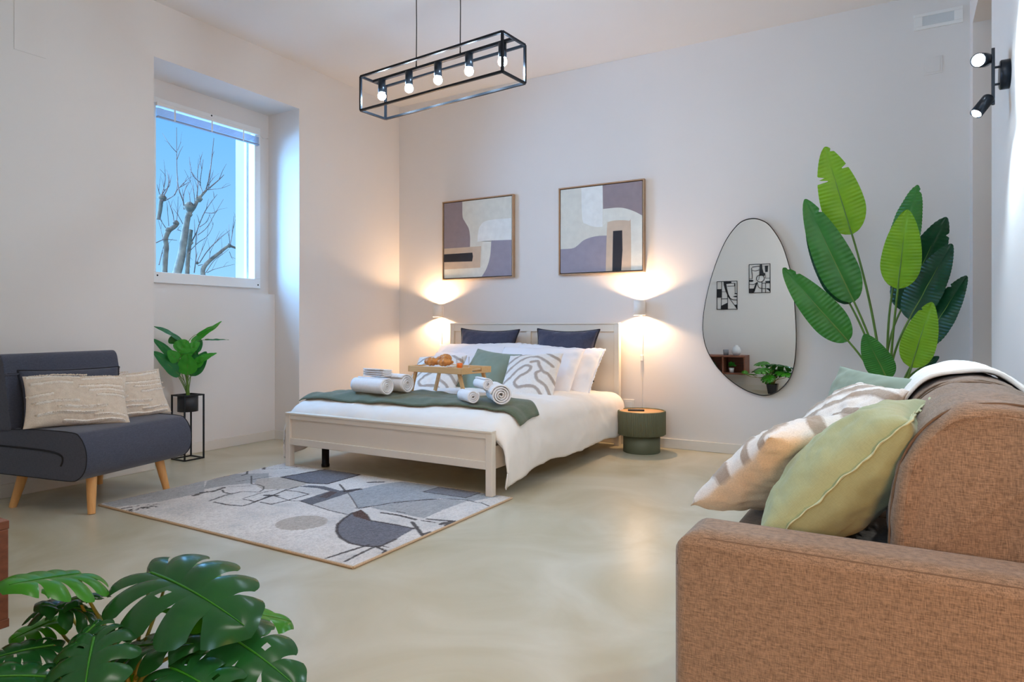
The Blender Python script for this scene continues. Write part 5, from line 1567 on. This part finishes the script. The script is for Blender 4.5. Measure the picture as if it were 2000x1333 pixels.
# ---------------------------------------------------------------- bare trees outside the window
def win_tree(X, name, label, trunks, twigs, knobs, grp='bare pollarded trees outside'):
    def wp(x, y, dx=0.0):
        return on_x(290 + x / 7.842, 230 + y / 7.842, X + dx)
    base = wp(*trunks[0][0][0])
    t = thing(name, label, 'tree', (base.x, base.y, 0.3), 0, grp)
    f = abs(X) / 4.9
    b = MB()
    for pts, r0, r1 in trunks:
        q = smooth([tuple(wp(*p)) for p in pts], 5)
        n_ = len(q)
        b.tube(q, [(r0 + (r1 - r0) * i / n_) * (1 + 0.10 * noise.noise(Vector((i * 0.6, r0 * 99, 0)))) for i in range(n_)], 10)
    lo = wp(*trunks[0][0][0])
    b.tube([(lo.x, lo.y, -2.5), tuple(lo)], [trunks[0][1] * 1.3, trunks[0][1]], 10)
    for (x, y, r) in knobs:
        c = wp(x, y)
        b.lathe([(r * math.sin(a) * (1 + 0.12 * math.sin(a * 5)), r * math.cos(a)) for a in np.linspace(0, math.pi, 9)], c=c, n=12)
    rel(t, b).build('trunk', M['bark'], t)
    b = MB(); rng = random.Random(len(twigs))
    for pts, r in twigs:
        q = smooth([tuple(wp(p[0], p[1], rng.uniform(-0.2, 0.2))) for p in pts], 4)
        n_ = len(q)
        b.tube(q, [r * (1 - 0.7 * i / n_) for i in range(n_)], 5)
        for i in range(3, n_ - 1, 5):
            p = Vector(q[i]); d = (Vector(q[min(i + 1, n_ - 1)]) - p)
            if d.length < 1e-4: continue
            d.normalize()
            e = (d + Vector((rng.uniform(-.3, .3), rng.uniform(-.7, .7), 0.4))).normalized() * rng.uniform(0.12, 0.35)
            b.tube([p, p + e * 0.5 + Vector((0, 0, 0.02)), p + e], [r * 0.5, r * 0.35, r * 0.15], 4)
    rel(t, b).build('twigs', M['twig'], t)
    return t
o7 = 1176  # second crop starts 150 px lower
def s7(l): return [(x, y + o7) for x, y in l]
win_tree(-9.0, 'bare_tree', 'bare pale tree outside the window with a thick trunk ending in a round knob',
    [(s7([(430, 1230), (500, 960), (540, 700), (580, 450), (610, 300)]), 0.060, 0.036), (s7([(610, 300), (690, 200), (740, 110), (790, 40), (880, -60)]), 0.036, 0.015)],
    [([(820, 1160), (950, 1060), (1080, 950), (1155, 875)], .013), ([(880, 1100), (930, 920), (965, 650), (1002, 310)], .012), ([(740, 1230), (755, 1040), (750, 900), (760, 780), (820, 560)], .009), ([(830, 1150), (790, 1010), (815, 800), (838, 640)], .009),
     ([(800, 1000), (690, 900), (640, 760), (625, 600)], .007), ([(880, 1110), (960, 1100), (1120, 1080), (1260, 1025)], .006), ([(900, 1050), (1000, 920), (1080, 850)], .006), ([(640, 1300), (620, 1150), (560, 1080)], .006), ([(545, 1400), (530, 1280), (460, 1080), (435, 800), (430, 150)], .012),
     ([(430, 530), (330, 420), (210, 235)], .006), ([(445, 500), (500, 370)], .004), ([(710, 1290), (690, 1120), (640, 980), (550, 800)], .006), ([(530, 1250), (560, 1100), (650, 960)], .007), ([(450, 1090), (530, 1010), (590, 955)], .008)],
    [(625, o7 + 190, 0.075), (770, o7 + 70, 0.05), (620, o7 + 310, 0.045)])
win_tree(-9.3, 'bare_tree', 'shorter bare tree trunk just right of the knobbed trunk, twigs fanning right',
    [(s7([(590, 1230), (600, 1000), (620, 800), (640, 600), (650, 545)]), 0.034, 0.030)],
    [(s7([(650, 740), (730, 590), (780, 450), (860, 270), (950, 130), (1050, 0)]), .012), (s7([(700, 1200), (730, 950), (720, 780), (735, 600)]), .009), (s7([(640, 860), (760, 740), (900, 640), (980, 500), (990, 430)]), .007), (s7([(760, 620), (900, 500), (1020, 290), (1150, 70)]), .007), (s7([(780, 500), (900, 410), (940, 280)]), .006), (s7([(740, 1040), (830, 830), (900, 660)]), .007), (s7([(780, 1050), (900, 870), (1040, 720), (1250, 545)]), .009), (s7([(860, 280), (1010, 285), (1060, 240)]), .006), (s7([(630, 880), (615, 1010), (640, 1120)]), .007)],
    [(640, o7 + 740, 0.04), (745, o7 + 1050, 0.025)])
win_tree(-8.8, 'bare_tree', 'leaning bare branch of a tree at the lower right of the window view',
    [(s7([(830, 1230), (840, 1130), (930, 1020), (1080, 900), (1180, 820), (1240, 790), (1345, 825)]), 0.036, 0.016)],
    [(s7([(1245, 780), (1235, 620), (1230, 460)]), .007), (s7([(1250, 770), (1290, 560), (1310, 330)]), .007), (s7([(1300, 520), (1345, 330)]), .005), (s7([(900, 1200), (1000, 1150), (1150, 1110), (1320, 1070)]), .006), (s7([(880, 1200), (1000, 1020), (1130, 920), (1230, 840)]), .006), (s7([(1240, 880), (1280, 980), (1340, 1030)]), .005), (s7([(930, 1000), (950, 880), (1000, 770), (1090, 560)]), .006), (s7([(760, 1090), (900, 1060)]), .006)],
    [(1235, o7 + 785, 0.035)])
win_tree(-9.6, 'bare_tree', 'bare mottled tree at the left of the window with a crooked stub',
    [(s7([(245, 1230), (255, 1000), (270, 800), (260, 680), (310, 560), (400, 490), (440, 440)]), 0.040, 0.034), ([(150, 1560), (175, 1420), (190, 1300), (210, 1220)], 0.028, 0.034)],
    [(s7([(200, 90), (260, 90), (400, 10)]), .016), ([(400, 1180), (450, 1090), (530, 1040), (620, 990)], .010), ([(230, 1200), (290, 1080), (310, 950), (275, 800)], .010), ([(200, 1200), (240, 1050), (260, 900), (175, 790)], .007), ([(180, 1210), (150, 1100), (130, 1020)], .007), ([(200, 1190), (260, 1100), (325, 1030), (310, 850)], .008), (s7([(390, 440), (370, 280), (340, 200), (310, 100)]), .008), (s7([(310, 480), (290, 250), (280, 120)]), .006), (s7([(430, 420), (445, 250), (455, 30)]), .006), (s7([(280, 540), (190, 400), (150, 320)]), .007), (s7([(220, 690), (180, 500), (150, 400)]), .006), (s7([(120, 740), (250, 690), (440, 705)]), .008), (s7([(530, 460), (440, 300), (360, 200)]), .006), (s7([(160, 1080), (210, 880), (240, 760)]), .008), (s7([(400, 550), (460, 545), (530, 580)]), .008)],
    [(210, 1225, 0.055), (420, o7 + 440, 0.045), (300, o7 + 550, 0.045)])
